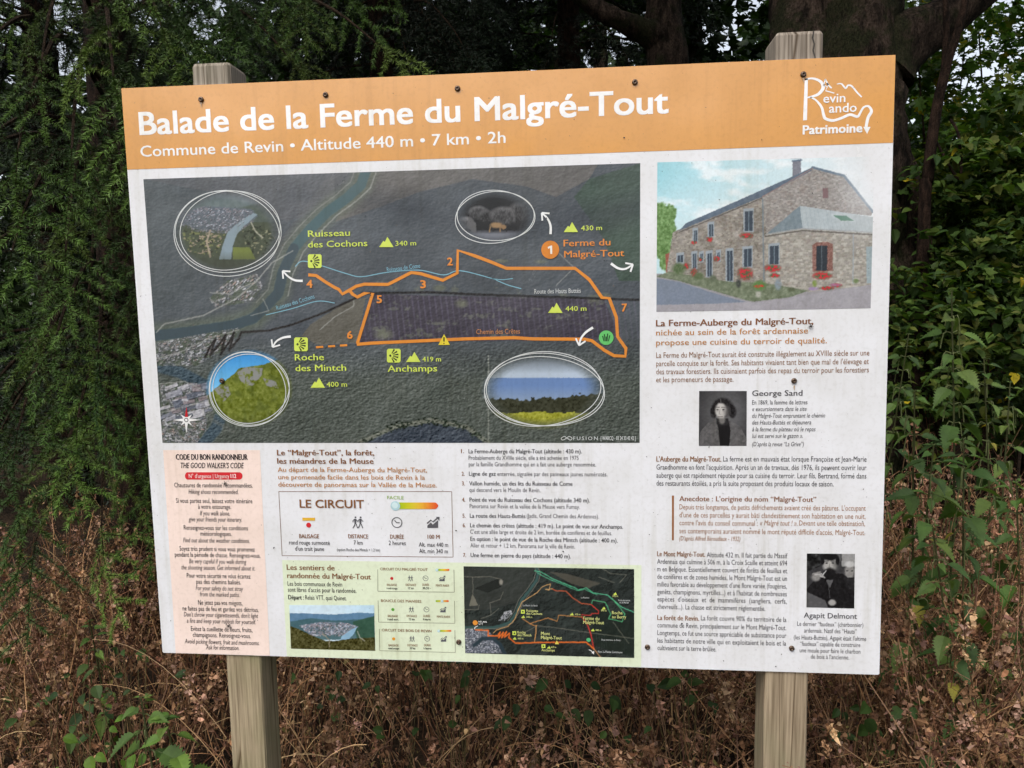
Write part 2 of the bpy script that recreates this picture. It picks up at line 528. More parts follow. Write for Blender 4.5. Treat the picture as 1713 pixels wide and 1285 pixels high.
WHITE = (243, 243, 243); BROWN = (133, 90, 56); TAN = (190, 134, 78); INK = (52, 52, 56); GREEN = (205, 222, 96); ORANGE = (222, 140, 66)
def T(t, x0, x1, y, h, c=INK, bold=0.0, it=False, **k): return dict(t=t, x0=x0, x1=x1, y=y, h=h * (1.06 if h < 9 else 1), c=c, bold=bold, it=it, **k)
B = 0.022                                         # bold: outline thickened by this share of the type size
letters('title_lettering', [
    T('Balade de la Ferme du Malgré-Tout', 235, 1117, 225.5, 37, WHITE, 0.022, res=4),
    T('Commune de Revin • Altitude 440 m • 7 km • 2h', 236, 846, 262.5, 18, WHITE, 0.011, res=3)], 2, groups=[1, 1])

# ---- emblem at the top right
f = Flat()
k = lambda x, y: (1013 + x / 2.447, y / 2.447)
f.poly([k(815, 323), k(828, 321), k(824, 492), k(808, 494)], WHITE)
f.path([k(815, 326), k(848, 322), k(880, 335), k(890, 360), k(872, 385), k(845, 396), k(826, 400)], 4, WHITE, taper=[.6, .9, 1.4, 1, .5])
f.path([k(838, 398), k(862, 412), k(884, 440), k(892, 470), k(900, 486), k(930, 494), k(965, 484), k(1000, 470), k(1030, 478), k(1042, 462), k(1056, 440), k(1076, 436), k(1088, 456), k(1074, 482), k(1066, 520)], 3.6, WHITE, taper=[.5, 1, 1.3, 1.1, 1.2, 1, .8, 1.3, 1.3])
f.poly([k(1054, 520), k(1084, 520), k(1070, 549)], WHITE)
f.path([k(898, 325), k(912, 348), k(905, 342), k(925, 362)], 2.4, WHITE, smooth=False)
f.path([k(898, 325), k(893, 350), k(908, 356), k(900, 372), k(936, 382)], 1.8, WHITE, smooth=False)
f.path([k(946, 345), k(965, 344), k(982, 362), k(992, 350), k(1008, 354), k(1030, 380), k(1048, 398)], 2.6, WHITE, taper=[.5, 1, 1, 1, .8])
f.build('emblem', 2)
letters('emblem_lettering', [
    T('evin', 1377, 1413.5, 172.5, 15, WHITE, 0.012), T('ando', 1386.5, 1432.5, 189, 15, WHITE, 0.012),
    T('Patrimoine', 1343, 1441.5, 225, 14.5, WHITE, 0.03)], 3, groups=[2, 1])

# ---- the aerial map
p = Pic([(240, 300), (1071, 273), (1070, 741), (272, 741)], 0.0014)
p.fill((80, 86, 92))
big = p.n(140, 1); mid = p.n(40, 2); fine = p.n(7, 3, 4)
rel = (fbm(p.X / 4.6, p.Y / 2.7, 8, 2) - fbm(p.X / 4.6 + 0.3, p.Y / 2.7 + 0.5, 8, 2))
rel2 = (fbm(p.X / 30, p.Y / 22, 9) - fbm(p.X / 30 + 0.12, p.Y / 22 + 0.14, 9))
p.I *= (0.82 + 0.36 * big)[..., None]
p.mix(np.clip((p.Y - 560) / 80, 0, 1) * 0.75, (78, 85, 76))
p.mix(np.clip((480 - p.X) / 200, 0, 1) * np.clip((560 - p.Y) / 60, 0, 1) * 0.5, (84, 92, 94))
p.poly([(241, 300), (605, 288), (560, 335), (480, 372), (400, 330), (300, 312)], (92, 94, 98), 0.7)
p.poly([(600, 288), (760, 283), (1000, 276), (985, 300), (930, 330), (880, 312), (790, 300), (700, 322), (640, 345), (560, 372)], (104, 101, 98), 0.85)
p.poly([(985, 300), (1071, 273), (1071, 470), (1035, 470), (1010, 400), (960, 330)], (62, 80, 68), 0.8)
p.poly([(545, 300), (570, 292), (560, 330), (500, 400), (440, 440)], (96, 98, 100), 0.5)
p.mix(np.clip(1 - np.abs((p.Y - 330) - 45 * np.sin((p.X - 600) / 170.)) / 40, 0, 1) * (p.X > 560) * 0.45, (52, 57, 64))
p.poly([(519, 543), (588, 500), (612, 498), (597, 573), (531, 577), (505, 562)], (100, 98, 90), 0.95)
p.poly([(622, 492), (1010, 501), (1036, 560), (1000, 568), (598, 573)], (66, 63, 73))
st = np.clip(np.sin((p.X - p.Y * 0.12) * 2 * np.pi / 9.5) - 0.35, 0, 1) * p.pmask([(622, 492), (1070, 502), (1070, 566), (1000, 568), (598, 573)])
p.mix(st * 0.55 * (mid + 0.3), (112, 104, 130))
pat = np.clip((fbm(p.X / 20, p.Y / 11, 30) - 0.58) * 12, 0, 1) * np.clip((fbm(p.X / 4, p.Y / 4, 31) - .38) * 7, 0, 1) * p.pmask([(630, 470), (1040, 490), (1046, 566), (610, 573)])
p.mix(pat * 0.6, (108, 112, 100))
for x, y, rx, ry in ((838, 437, 16, 4), (905, 438, 14, 4), (772, 508, 14, 9), (735, 482, 14, 7), (1010, 496, 16, 7), (642, 560, 20, 12), (990, 500, 10, 8)):
    p.mix(p.emask(x, y, rx, ry, 0.6) * (0.4 + 0.6 * fine), (112, 116, 98))
# river and banks
rv = [(613, 284), (604, 310), (580, 332), (548, 355), (515, 388), (492, 416), (474, 454), (466, 490), (446, 512), (425, 532), (392, 544), (327, 554), (258, 562)]
p.line(rv, 40, (98, 108, 92), 0.55, 14)
p.line([(x + 16, y + 5) for x, y in rv[:8]], 2.2, (150, 152, 148), 0.7)
p.line([(x - 17, y - 6) for x, y in rv[:9]], 2.0, (140, 142, 138), 0.6)
p.line(rv, 17, (72, 96, 101), 1.0, 2)
p.line(rv[5:], 17, (62, 74, 82), 0.8, 2)
p.line([(262, 612), (300, 622), (350, 648), (372, 690), (362, 716), (340, 742)], 20, (64, 80, 90), 1, 3)
p.line([(355, 660), (352, 700), (390, 722)], 6, (100, 104, 100), .5, 3)
# villages and roads
for pl, dn in (([(350, 500), (380, 470), (430, 458), (440, 480), (420, 505), (360, 515)], .55), ([(262, 573), (330, 560), (400, 548), (392, 575), (330, 612), (262, 612)], .62), ([(268, 642), (330, 640), (352, 668), (345, 720), (330, 741), (273, 741)], .66)):
    p.poly(pl, (96, 100, 102), 0.55)
    p.specks(pl, dn, [(150, 152, 158), (118, 112, 112), (186, 188, 194), (70, 76, 82), (96, 104, 88)], 2.0, int(dn * 100), .8)
    p.mix(p.pmask(pl) * np.clip((fbm(p.X / 11, p.Y / 9, 51) - .5) * 7, 0, 1) * .8, (74, 84, 70))
RF = [(176, 178, 184), (150, 146, 146), (198, 200, 206), (128, 122, 122), (160, 140, 132), (112, 118, 128)]
p.houses([(352, 500), (380, 472), (430, 460), (438, 478), (418, 502), (362, 512)], 70, -38, 2.5, 7, RF, 1)
p.houses([(262, 575), (330, 562), (400, 550), (392, 573), (332, 610), (262, 610)], 130, -24, 2, 6, RF, 2)
p.houses([(270, 700), (345, 690), (345, 720), (328, 740), (273, 740)], 90, 20, 2, 6, RF, 3)
p.houses([(268, 644), (330, 642), (350, 668), (346, 694), (270, 700)], 34, -14, 9, 30, [(150, 152, 162), (120, 124, 136), (176, 176, 182), (136, 128, 132), (98, 104, 116)], 4)
for pl, wd in (([(262, 556), (275, 542), (340, 528), (395, 500), (430, 470), (455, 440), (490, 420)], 2.2), ([(352, 490), (385, 492), (420, 474)], 1.6), ([(262, 600), (300, 590), (350, 566), (400, 552)], 1.8), ([(268, 642), (310, 638), (345, 655)], 1.6), ([(272, 690), (340, 672)], 1.5), ([(592, 500), (592, 512), (560, 530), (535, 552)], 1.6), ([(935, 424), (960, 448), (930, 478)], 1.4), ([(420, 528), (450, 520), (440, 500)], 1.5)):
    p.line(pl, wd, (156, 158, 154), 0.75)
p.line([(x, y) for x, y in ((817, 595), (817, 741))], 2.2, (138, 142, 134), 0.75)
p.poly([(606, 741), (663, 717), (720, 707), (778, 717), (812, 741)], (58, 66, 76))
p.line([(600, 741), (660, 714), (720, 703), (780, 714), (818, 741)], 7, (122, 124, 112), 0.7, 3)
p.specks([(596, 741), (660, 705), (720, 696), (785, 707), (822, 741), (800, 741), (776, 720), (720, 710), (664, 720), (612, 741)], .5, [(34, 44, 34)], 3, 9)
# dark road with hairpins
zz = [(343, 598), (352, 580), (361, 566), (352, 594), (370, 572), (378, 560), (370, 592), (384, 572), (392, 556), (384, 586), (400, 566), (404, 556), (450, 553), (490, 543), (545, 522), (597, 498)]
p.line(zz, 3.6, (42, 40, 40), 0.95, 1.2)
p.line([(604, 491), (720, 489), (800, 493), (900, 496), (1070, 502)], 4.2, (40, 40, 42), 0.95, 1.2)
low = np.clip((p.Y - 560) / 40, 0, 1)
dots = vnoise(p.X / 1.7 + p.Y * .2, p.Y / 1.4, 14) - .5
relief = rel * (26 + 44 * low) + rel2 * 36 + dots * (9 + 20 * low) + (fbm(p.X / 60, p.Y / 45, 15) - .5) * 22
p.I += (relief / 255. * (1 - np.clip(p.lmask(rv, 16, 3), 0, 1)))[..., None]
# inset: the town in the bend
e = p.emask(380, 391, 90, 70, 0.22)
J = p.I.copy()
p.mix(np.clip(e, 0, 1), (70, 78, 62))
hz = np.clip((352 + 10 * np.sin((p.X - 290) / 34.) - p.Y) / 4, 0, 1)
p.mix((p.Y < 372) * .7, (84, 96, 92)); p.mix(hz * .8, (106, 120, 124)); p.mix(np.clip((338 - p.Y + 5 * np.sin(p.X / 21.)) / 4, 0, 1) * .7, (128, 140, 146))
p.I += ((p.n(5, 33, 3) - .5) * .10)[..., None]
p.poly([(306, 356), (345, 345), (420, 350), (432, 362), (400, 388), (330, 384), (300, 372)], (94, 104, 116), 0.8)
p.specks([(300, 356), (345, 345), (425, 352), (425, 372), (395, 392), (330, 388), (296, 374)], .6, [(166, 172, 186), (128, 122, 130), (80, 88, 100), (104, 112, 120)], 1.7, 3, .8)
p.specks([(305, 385), (345, 388), (378, 392), (360, 430), (310, 420)], .42, [(168, 150, 130), (120, 126, 80), (40, 44, 34)], 3, 13)
p.specks([(405, 380), (440, 378), (462, 395), (450, 425), (415, 430)], .45, [(150, 148, 120), (44, 52, 34), (30, 36, 26)], 3, 23)
p.poly([(424, 357), (431, 359), (408, 379), (396, 393), (390, 412), (387, 434), (367, 434), (373, 410), (381, 389), (398, 373)], (132, 150, 160))
p.houses([(304, 358), (345, 347), (422, 353), (400, 380), (330, 384)], 90, -8, 1.6, 4, [(176, 182, 196), (140, 132, 138), (200, 204, 214), (96, 104, 116)], 6)
p.houses([(318, 390), (350, 392), (372, 396), (352, 424), (316, 414)], 26, 30, 2, 5, [(186, 170, 150), (150, 132, 118), (128, 132, 96)], 7)
p.line([(352, 386), (346, 404), (352, 430)], 3, (176, 160, 142), .8); p.line([(420, 372), (428, 388), (440, 398)], 2, (200, 196, 180), .8)
p.poly([(390, 414), (418, 414), (428, 434), (390, 434)], (116, 128, 62), .9)
p.mix(e * np.clip((p.Y - 420) / 34, 0, 1) * 0.8, (58, 62, 56))
p.I = J + (p.I - J) * e[..., None]
# inset: wild boars at night
e = p.emask(827, 364, 62, 43, 0.3)
J = p.I.copy()
p.mix(e * 0 + 1, (26, 27, 30)); p.mix((p.Y > 385) * np.clip((p.Y - 384) / 8, 0, 1), (116, 120, 130))
for x, y, rx, ry, c in ((866, 357, 19, 20, 50), (800, 356, 19, 13, 58), (812, 362, 14, 13, 44), (842, 362, 26, 18, 66), (778, 374, 17, 13, 84)):
    m = p.emask(x, y, rx, ry, 0.3); p.mix(m, (c, c, c + 2))
    p.I += (m * ((fbm(p.X / 1.6, p.Y / 3.4, int(x), 3) - .5) * .34))[..., None]
    p.mix(np.clip(m - p.emask(x + 1, y + 4, rx, ry, .4), 0, 1) * .55, (c + 74, c + 74, c + 76))
p.poly([(862, 362), (874, 372), (872, 382), (864, 380)], (40, 40, 42))
for a, b in (((771, 384), (769, 393)), ((780, 384), (779, 393)), ((826, 376), (825, 387)), ((846, 376), (847, 387)), ((858, 374), (860, 386)), ((868, 374), (867, 386))): p.line([a, b], 3, (34, 34, 36))
p.poly([(784, 364), (796, 374), (797, 390), (790, 388), (780, 378)], (92, 92, 94))
p.ell(830, 377, 13, 6, (150, 122, 88), 1, .4); p.line([(820, 380), (819, 388)], 2, (150, 122, 88)); p.line([(836, 380), (837, 388)], 2, (140, 112, 80)); p.ell(842, 380, 5, 4, (140, 112, 80))
p.I = J + (p.I - J) * e[..., None]
# inset: the rock
e = p.emask(417, 650, 74, 66, 0.16)
J = p.I.copy()
g = np.clip((p.Y - 590) / 60, 0, 1)
p.mix(e * 0 + 1, (60, 140, 205)); p.mix(g, (120, 190, 235))
hill = p.pmask([(340, 668), (360, 650), (392, 625), (400, 616), (440, 610), (465, 602), (500, 600), (500, 730), (340, 730)])
p.mix(hill, (106, 116, 44)); p.I += (hill * (p.n(4, 4, 3) - .5) * .34)[..., None]
p.mix(hill * np.clip((p.n(12, 6, 3) - .5) * 5, 0, 1) * .5, (74, 86, 34))
rk = p.pmask([(396, 622), (412, 614), (440, 616), (438, 628), (428, 640), (418, 650), (402, 636)]) + p.pmask([(358, 650), (380, 640), (386, 660), (374, 672)]) + p.pmask([(440, 632), (462, 638), (466, 650), (446, 645)])
p.mix(np.clip(rk, 0, 1) * np.clip((p.n(5, 2, 3) - .34) * 6, 0, 1), (134, 136, 132))
p.mix(np.clip((p.Y - 690) / 40, 0, 1) * .5, (60, 66, 44))
p.I = J + (p.I - J) * e[..., None]
# inset: plain and woods
e = p.emask(908, 654, 104, 66, 0.3)
J = p.I.copy()
p.mix(e * 0 + 1, (176, 190, 206))
p.mix((p.Y > 632) * 1.0, (104, 132, 178)); p.mix(np.clip((p.Y - 645) / 30, 0, 1), (138, 156, 180))
tr = (p.Y > 668 + 6 * (p.n(6, 5, 3) - .5) * 2 - np.clip((p.X - 900) / 80, 0, 1) * 8) * 1.0
p.mix(tr, (54, 56, 42)); p.I += (tr * (p.n(3.5, 4, 3) - .5) * .2)[..., None]
gr = (p.Y > 690 + 4 * (p.n(8, 7, 3) - .5) * 2) * 1.0
p.mix(gr, (150, 152, 52)); p.I += (gr * (p.n(2.5, 4, 3) - .5) * .36)[..., None]
p.mix(np.clip((p.Y - 700) / 22, 0, 1) * .6, (86, 90, 50))
p.mix(np.clip((625 - p.Y) / 30, 0, 1), (90, 98, 104))
p.I = J + (p.I - J) * e[..., None]
MAP = p.build('map_picture', 1); MAP['label'] = 'aerial photograph map with four oval inset pictures'

# ---- rivers, trail and marks drawn over the map
f = Flat()
LB = (128, 178, 196)
f.path([(494, 446), (507, 437), (539, 445), (580, 458), (605, 463), (646, 456), (700, 452), (742, 460), (770, 453), (823, 466), (833, 470), (850, 477), (872, 483)], 1.5, LB)
f.path([(823, 466), (840, 468), (858, 466)], 1.3, LB)
f.build('stream_line', 2); f = Flat()
f.path([(445, 527), (490, 516), (531, 504), (560, 507)], 1.4, LB)
f.build('stream_line', 2)
f = Flat()
TR = (216, 138, 58)
f.path([(516, 460), (529, 461), (545, 472), (560, 481), (567, 484), (573, 492), (584, 486), (596, 479), (610, 475.5), (649, 476), (663, 469), (688, 456), (704, 458), (741, 469), (765, 457), (766, 419), (794, 428), (823, 439), (847, 449), (962, 449), (986, 468), (1007, 498), (1019, 499), (1031, 531), (1033, 563), (1047, 583), (1046, 596), (1027, 595), (1011, 586), (990, 570), (978, 567.5), (892, 567), (860, 565), (778, 567), (623, 574), (597, 576)], 5.4, TR, smooth=False)
f.path([(584, 485), (590, 492), (598, 497), (610, 491), (624, 490), (598, 575)], 5.4, TR, smooth=False, z=1)
for a in (0, 1, 2): f.path([(581 - a * 20, 577.4 + a * 1.4), (569 - a * 20, 578.2 + a * 1.4)], 3.6, TR, smooth=False)
f.build('trail_line', 3)
def sym(name, layer, fn, *args, **kw):
    """one printed symbol as a mesh of its own"""
    F_ = Flat(); fn(F_, *args, **kw)
    return F_.build(name, layer)
def peaks(F_, x, y, w_=24, c=GREEN, h=17):
    F_.poly([(x - w_ / 2, y + h / 2), (x - w_ * .2, y - h * .12), (x - w_ * .1, y), (x + w_ * .08, y - h / 2), (x + w_ / 2, y + h / 2)], c, 1)
for x, y in ((646.5, 405), (955, 380), (929, 515), (691.5, 597), (532, 640)): sym('mountain_symbol', 4, peaks, x, y)
def viewpoint(F_, x, y, s_=23):
    h = s_ / 2; b = h * .8
    F_.poly([(x - b, y - h), (x + b, y - h), (x + h, y - b), (x + h, y + b), (x + b, y + h), (x - b, y + h), (x - h, y + b), (x - h, y - b)], GREEN, 1)
    for a in (-62, -36, -11, 14, 40, 64):
        ca, sa = math.cos(R(a)), math.sin(R(a))
        F_.path([(x - h * .45 + ca * h * .34, y + sa * h * .34), (x - h * .45 + ca * h * 1.15, y + sa * h * 1.05)], s_ * .085, (58, 66, 44), smooth=False, z=3, taper=[.5, 1.6])
    F_.disc(x - h * .5, y, s_ * .09, (58, 66, 44), z=3, n=10)
for x, y in ((527, 437), (504, 576), (659, 595)): sym('viewpoint_symbol', 4, viewpoint, x, y)
def warning(F_):
    F_.poly([(733.5, 577), (743, 559), (753, 577)], (226, 206, 62), 3); F_.path([(743, 564), (743, 571.5)], 2.2, (40, 38, 30), smooth=False, z=5); F_.disc(743, 574.6, 1.2, (40, 38, 30), z=5, n=8)
sym('warning_symbol', 4, warning)
def reeds(F_):
    F_.disc(1014, 565, 12.2, (104, 196, 110), z=3)
    for dx, hh in ((-6, 9), (-3, 12), (0, 8), (2.5, 13), (6, 10)): F_.path([(1014 + dx * .6, 571), (1014 + dx, 571 - hh)], 1.3, (38, 72, 44), smooth=False, z=5, taper=[1, .9, 1.6])
sym('reeds_symbol', 4, reeds)
def start(F_):
    F_.disc(920.5, 418, 15, (214, 132, 52), z=3)
    F_.poly([(920.2, 412), (923.6, 411), (923.9, 425), (920.6, 425.1)], (240, 236, 228), 5); F_.poly([(916.4, 413.6), (920.3, 411.4), (923.4, 411), (923.4, 413.6), (917, 416.4)], (240, 236, 228), 4.6)
sym('start_symbol', 4, start)
def arrow(F_, pts):
    F_.path(pts, 3.4, (236, 238, 238), z=3, taper=[1.25, 1, .8])
    d = np.array(pts[-1], float) - np.array(pts[-2], float); d /= np.linalg.norm(d); n_ = np.array([-d[1], d[0]]); tip = np.array(pts[-1], float) + d
    for s_ in (1, -1): F_.path([tip, tip - d * 10 + n_ * s_ * 8.5], 2.8, (236, 238, 238), smooth=False, z=4 + s_ * .3)
for pts in ([(507, 470), (494, 469), (483, 463), (474, 454)], [(487, 563), (474, 565), (463, 571), (457, 580)], [(992, 548), (980, 556), (972, 566), (969, 577)], [(921, 392), (921, 378), (916, 366), (907, 357)], [(1022, 441), (1034, 449), (1046, 450), (1058, 443)]):
    sym('arrow', 4, arrow, pts)
def compass(F_):
    c = np.array([312.5, 702.5])
    for a in range(8):
        L_ = 22 if a % 2 == 0 else 13
        t = R(a * 45); d = np.array([math.sin(t), -math.cos(t)]); n_ = np.array([d[1], -d[0]])
        F_.poly([c + n_ * 3.4, c + d * L_, c - n_ * 3.4], (188, 40, 48) if a == 0 else (238, 238, 238), 3 + 0.2 * a)
    F_.disc(*c, 5.4, (238, 238, 238), z=6); F_.disc(*c, 3.8, (40, 46, 56), z=7); F_.disc(*c, 2.6, (238, 238, 238), z=8)
sym('compass_rose', 4, compass)
for rings in (((381, 388, 95, 71, .02, .012), (378, 392, 94, 74, .10, .02), (384, 386, 90, 68, -.14, .015)), ((827, 364, 66, 43, -.06, .012), (829, 361, 65, 42, .10, .02)), ((417, 651, 72, 66, .1, .02), (419, 650, 69, 63, -.3, .03), (414, 652, 70, 67, .4, .025)), ((909, 652, 101, 63, .03, .012), (906, 651, 98, 65, -.07, .02), (911, 655, 100, 60, .08, .015))):
    f = Flat()
    for k_, (x, y, rx, ry, rt, wb) in enumerate(rings): f.ring(x, y, rx, ry, -rt, 1.25, (214, 218, 218), wb, z=k_ * .3)
    f.build('inset_outline', 3)
LW = (206, 210, 210)
letters('place_name', [
    T('Ruisseau', 516, 586, 396.5, 10.5, GREEN, .014), T('des Cochons', 516, 615, 414.5, 10.5, GREEN, .014), T('340 m', 662, 696.5, 411.5, 7.6, GREEN, .012),
    T('430 m', 972, 1007, 386, 7.6, GREEN, .012), T('440 m', 946, 981, 520.5, 7.6, GREEN, .012), T('419 m', 707, 738, 605, 7.6, GREEN, .012), T('400 m', 547, 581, 647, 7.6, GREEN, .012),
    T('Roche', 494, 542.5, 603, 10.5, GREEN, .014), T('des Mintch', 495, 579.5, 621, 10.5, GREEN, .014), T('Anchamps', 649, 731.5, 622, 10.5, GREEN, .014),
    T('Ferme du', 943, 1021, 412.5, 11, ORANGE, .014), T('Malgré-Tout', 944, 1044, 431, 11, ORANGE, .014), 
    T('2', 749, 757.5, 444, 12.5, ORANGE, .03), T('3', 704, 712.5, 482, 12.5, ORANGE, .03), T('4', 514, 523, 481.5, 12.5, ORANGE, .03), T('5', 631, 639, 507, 12.5, ORANGE, .03), T('6', 581.5, 590, 566.5, 12.5, ORANGE, .03), T('7', 1040.5, 1048, 521, 12.5, ORANGE, .03),
    T('Route des Hauts Buttés', 894, 971.5, 491.5, 7.2, LW), T('Chemin des Crêtes', 797, 870, 559, 7.6, (190, 132, 84)),
    T('Ruisseau de Come', 648, 703.5, 455, 7, LB, 0, False, y1=448), T('Ruisseau des Cochons', 464, 527, 519, 7, LB, 0, False, y1=499),
    T('FUSION', 959, 1000, 736, 5.5, LW, 0, False, sp=1.35), T('[ WARCQ - 03 24 33 42 42 ]', 1005, 1063, 736, 6, LW, .012)], 5, groups=[2, 1, 1, 1, 1, 1, 2, 1, 2, 1, 1, 1, 1, 1, 1, 1, 1, 1, 1, 2])
f = Flat(); f.path([(939, 733), (944, 730), (949, 733), (954, 736), (957, 733), (952, 730), (946, 734), (941, 736)], 1.2, LW, closed=True); f.build('maker_mark', 5)

# ---- walkers' code
y_it = []
K = (44, 40, 42); I2 = (72, 62, 62)
for t, x0, x1, y, it in (
    ('Chaussures de randonnée recommandées.', 292, 423, 815, 0), ('Hiking shoes recommended.', 316, 399, 826, 1), ('Si vous partez seul, laissez votre itinéraire', 295, 422.5, 841, 0), ('à votre entourage.', 332, 387, 851, 0),
    ('If you walk alone,', 335, 385, 862, 1), ('give your friends your itinerary.', 316, 405, 872, 1), ('Renseignez-vous sur les conditions', 308, 415, 886, 0), ('météorologiques.', 336, 388, 896, 0),
    ('Find out about the weather conditions.', 307, 418, 907, 1), ('Soyez très prudent si vous vous promenez', 301, 426.5, 921, 0), ('pendant la période de chasse. Renseignez-vous.', 293, 436, 931, 0), ('Be very careful if you walk during', 317, 412.5, 942, 1),
    ('the shooting season. Get informed about it.', 304, 427, 952.4, 1), ('Pour votre sécurité ne vous écartez', 313, 419.5, 966, 0), ('pas des chemins balisés.', 329, 403.5, 976.3, 0), ('For your safety do not stray', 328, 407, 987, 1),
    ('from the marked paths.', 335, 401, 997.3, 1), ('Ne jetez pas vos mégots,', 332, 406, 1011, 0), ('ne faites pas de feu et gardez vos détritus.', 306, 433, 1021, 0), ("Don't throw your cigarettesends, don't light", 308, 432, 1031, 1),
    ('a fire and keep your rubbish for yourself.', 313, 428, 1041.5, 1), ('Evitez la cueillette de fleurs, fruits,', 320, 422.5, 1055, 0), ('champignons. Renseignez-vous.', 323, 420, 1065, 0), ('Avoid picking flowers, fruit and mushrooms.', 309.5, 434, 1076, 1), ('Ask for information.', 345, 400.5, 1086, 1)):
    y_it.append(T(t, x0, x1, y, 7.2, I2 if it else K, 0.0, bool(it)))
f = Flat(); f.poly([(313, 790), (402, 790), (405, 792.5), (406, 796), (405, 800), (402, 802.3), (313, 802.3), (310.5, 800), (309.5, 796), (310.5, 792.5)], (212, 52, 58)); f.build('emergency_badge', 2)
letters('walkers_code_lettering', [T('CODE DU BON RANDONNEUR', 295, 414.5, 769, 8.8, K, .024), T("THE GOOD WALKER'S CODE", 303, 408.5, 783, 8.6, K, .006, True),
    T("N° d'urgence | Urgency", 316.5, 384, 799.6, 6.4, (246, 226, 222), .006), T('112', 386.5, 395.5, 799.6, 6.4, (250, 240, 238), .03)] + y_it, 3, groups=[2, 2, 2, 4, 3, 4, 4, 4, 4])

# ---- the circuit box
f = Flat()
for a, b in (((466.4, 822.4), (755.6, 822.4)), ((755.6, 822.4), (758, 932)), ((758, 932), (472, 929.6)), ((472, 929.6), (466.4, 822.4))): f.path([a, b], 1.1, (132, 104, 88), smooth=False)
f.build('circuit_frame', 1)
def bar(F_, x0, x1, y0, y1, bub=None):
    cs = [(142, 184, 40), (196, 200, 40), (228, 196, 62), (232, 150, 56), (222, 82, 48)]
    n_ = 24; xs = np.linspace(x0, x1, n_); r_ = (y1 - y0) / 2
    pts = []; cc = []
    for x in xs:
        e_ = 1.0 if x < x1 - r_ else math.sqrt(max(0.05, 1 - ((x - (x1 - r_)) / r_) ** 2))
        ym = (y0 + y1) / 2
        pts += [(x, ym - r_ * e_), (x, ym + r_ * e_)]
        u = (x - x0) / (x1 - x0) * 4; i = min(int(u), 3); c_ = np.array(cs[i]) * (1 - u + i) + np.array(cs[i + 1]) * (u - i); cc += [c_, c_]
    F_.add(U(pts), [[2 * i + 1, 2 * i + 3, 2 * i + 2, 2 * i] for i in range(n_ - 1)], np.array(cc))
    if bub: F_.disc(bub[0], bub[1], bub[2], (176, 208, 216), z=2); F_.disc(bub[0] - bub[2] * .1, bub[1] - bub[2] * .1, bub[2] * .65, (206, 228, 230), z=3)
def walkers(F_, x, y, h, c=(92, 92, 96)):
    s_ = h / 20
    for dx, m_ in ((-4.6, 1), (4, 1)):
        X = x + dx * s_
        F_.disc(X + .4 * s_, y - 8.6 * s_, 1.7 * s_, c, n=12, z=1)
        F_.path([(X, y - 6.2 * s_), (X, y + .5 * s_)], 3.6 * s_, c, smooth=False)
        F_.path([(X, y), (X + 2.2 * s_, y + 4.5 * s_), (X + 4 * s_, y + 9.5 * s_)], 1.7 * s_, c, smooth=False, z=.5)
        F_.path([(X - .3 * s_, y), (X - 1.2 * s_, y + 5 * s_), (X - 4 * s_, y + 9.5 * s_)], 1.7 * s_, c, smooth=False, z=.8)
        F_.path([(X + 1 * s_, y - 5.5 * s_), (X + 4 * s_, y - 2 * s_), (X + 5 * s_, y - 2.4 * s_)], 1.3 * s_, c, smooth=False, z=1.2)
        F_.path([(X - 1 * s_, y - 5.5 * s_), (X - 3.6 * s_, y - 3.5 * s_), (X - 4 * s_, y - .4 * s_)], 1.3 * s_, c, smooth=False, z=1.5)
def clock(F_, x, y, r_, c=(92, 92, 96)):
    F_.ring(x, y, r_, r_, 0, r_ * .17, c); F_.path([(x - r_ * .45, y - r_ * .4), (x, y + r_ * .05), (x + r_ * .5, y + r_ * .05)], r_ * .2, c, smooth=False)
def chart(F_, x, y, s_, c=(92, 92, 96)):
    k = s_ / 20
    F_.poly([(x - 10 * k, y + 9 * k), (x - 10 * k, y + 5 * k), (x - 4 * k, y), (x - 1 * k, y + 3.5 * k), (x + 8 * k, y - 4 * k), (x + 8 * k, y + 9 * k)], c)
    F_.path([(x - 10.5 * k, y + 1.5 * k), (x - 4 * k, y - 4 * k), (x - .5 * k, y - 1 * k), (x + 6.5 * k, y - 7 * k)], 2.4 * k, c, smooth=False, z=1)
    F_.poly([(x + 4 * k, y - 9.5 * k), (x + 10.5 * k, y - 9.5 * k), (x + 10 * k, y - 3 * k)], c, 2)
sym('difficulty_bar', 2, bar, 661, 733, 840.5, 851.5, (661.5, 846.2, 8.6))
def blaze(F_): F_.poly([(506, 866), (527, 866), (527, 871), (506, 871)], (222, 176, 62)); F_.disc(516.4, 878.4, 4.5, (206, 50, 56))
sym('blaze_symbol', 2, blaze); sym('walkers_symbol', 2, walkers, 599, 874, 20); sym('clock_symbol', 2, clock, 664, 874, 9); sym('chart_symbol', 2, chart, 725, 874, 20)
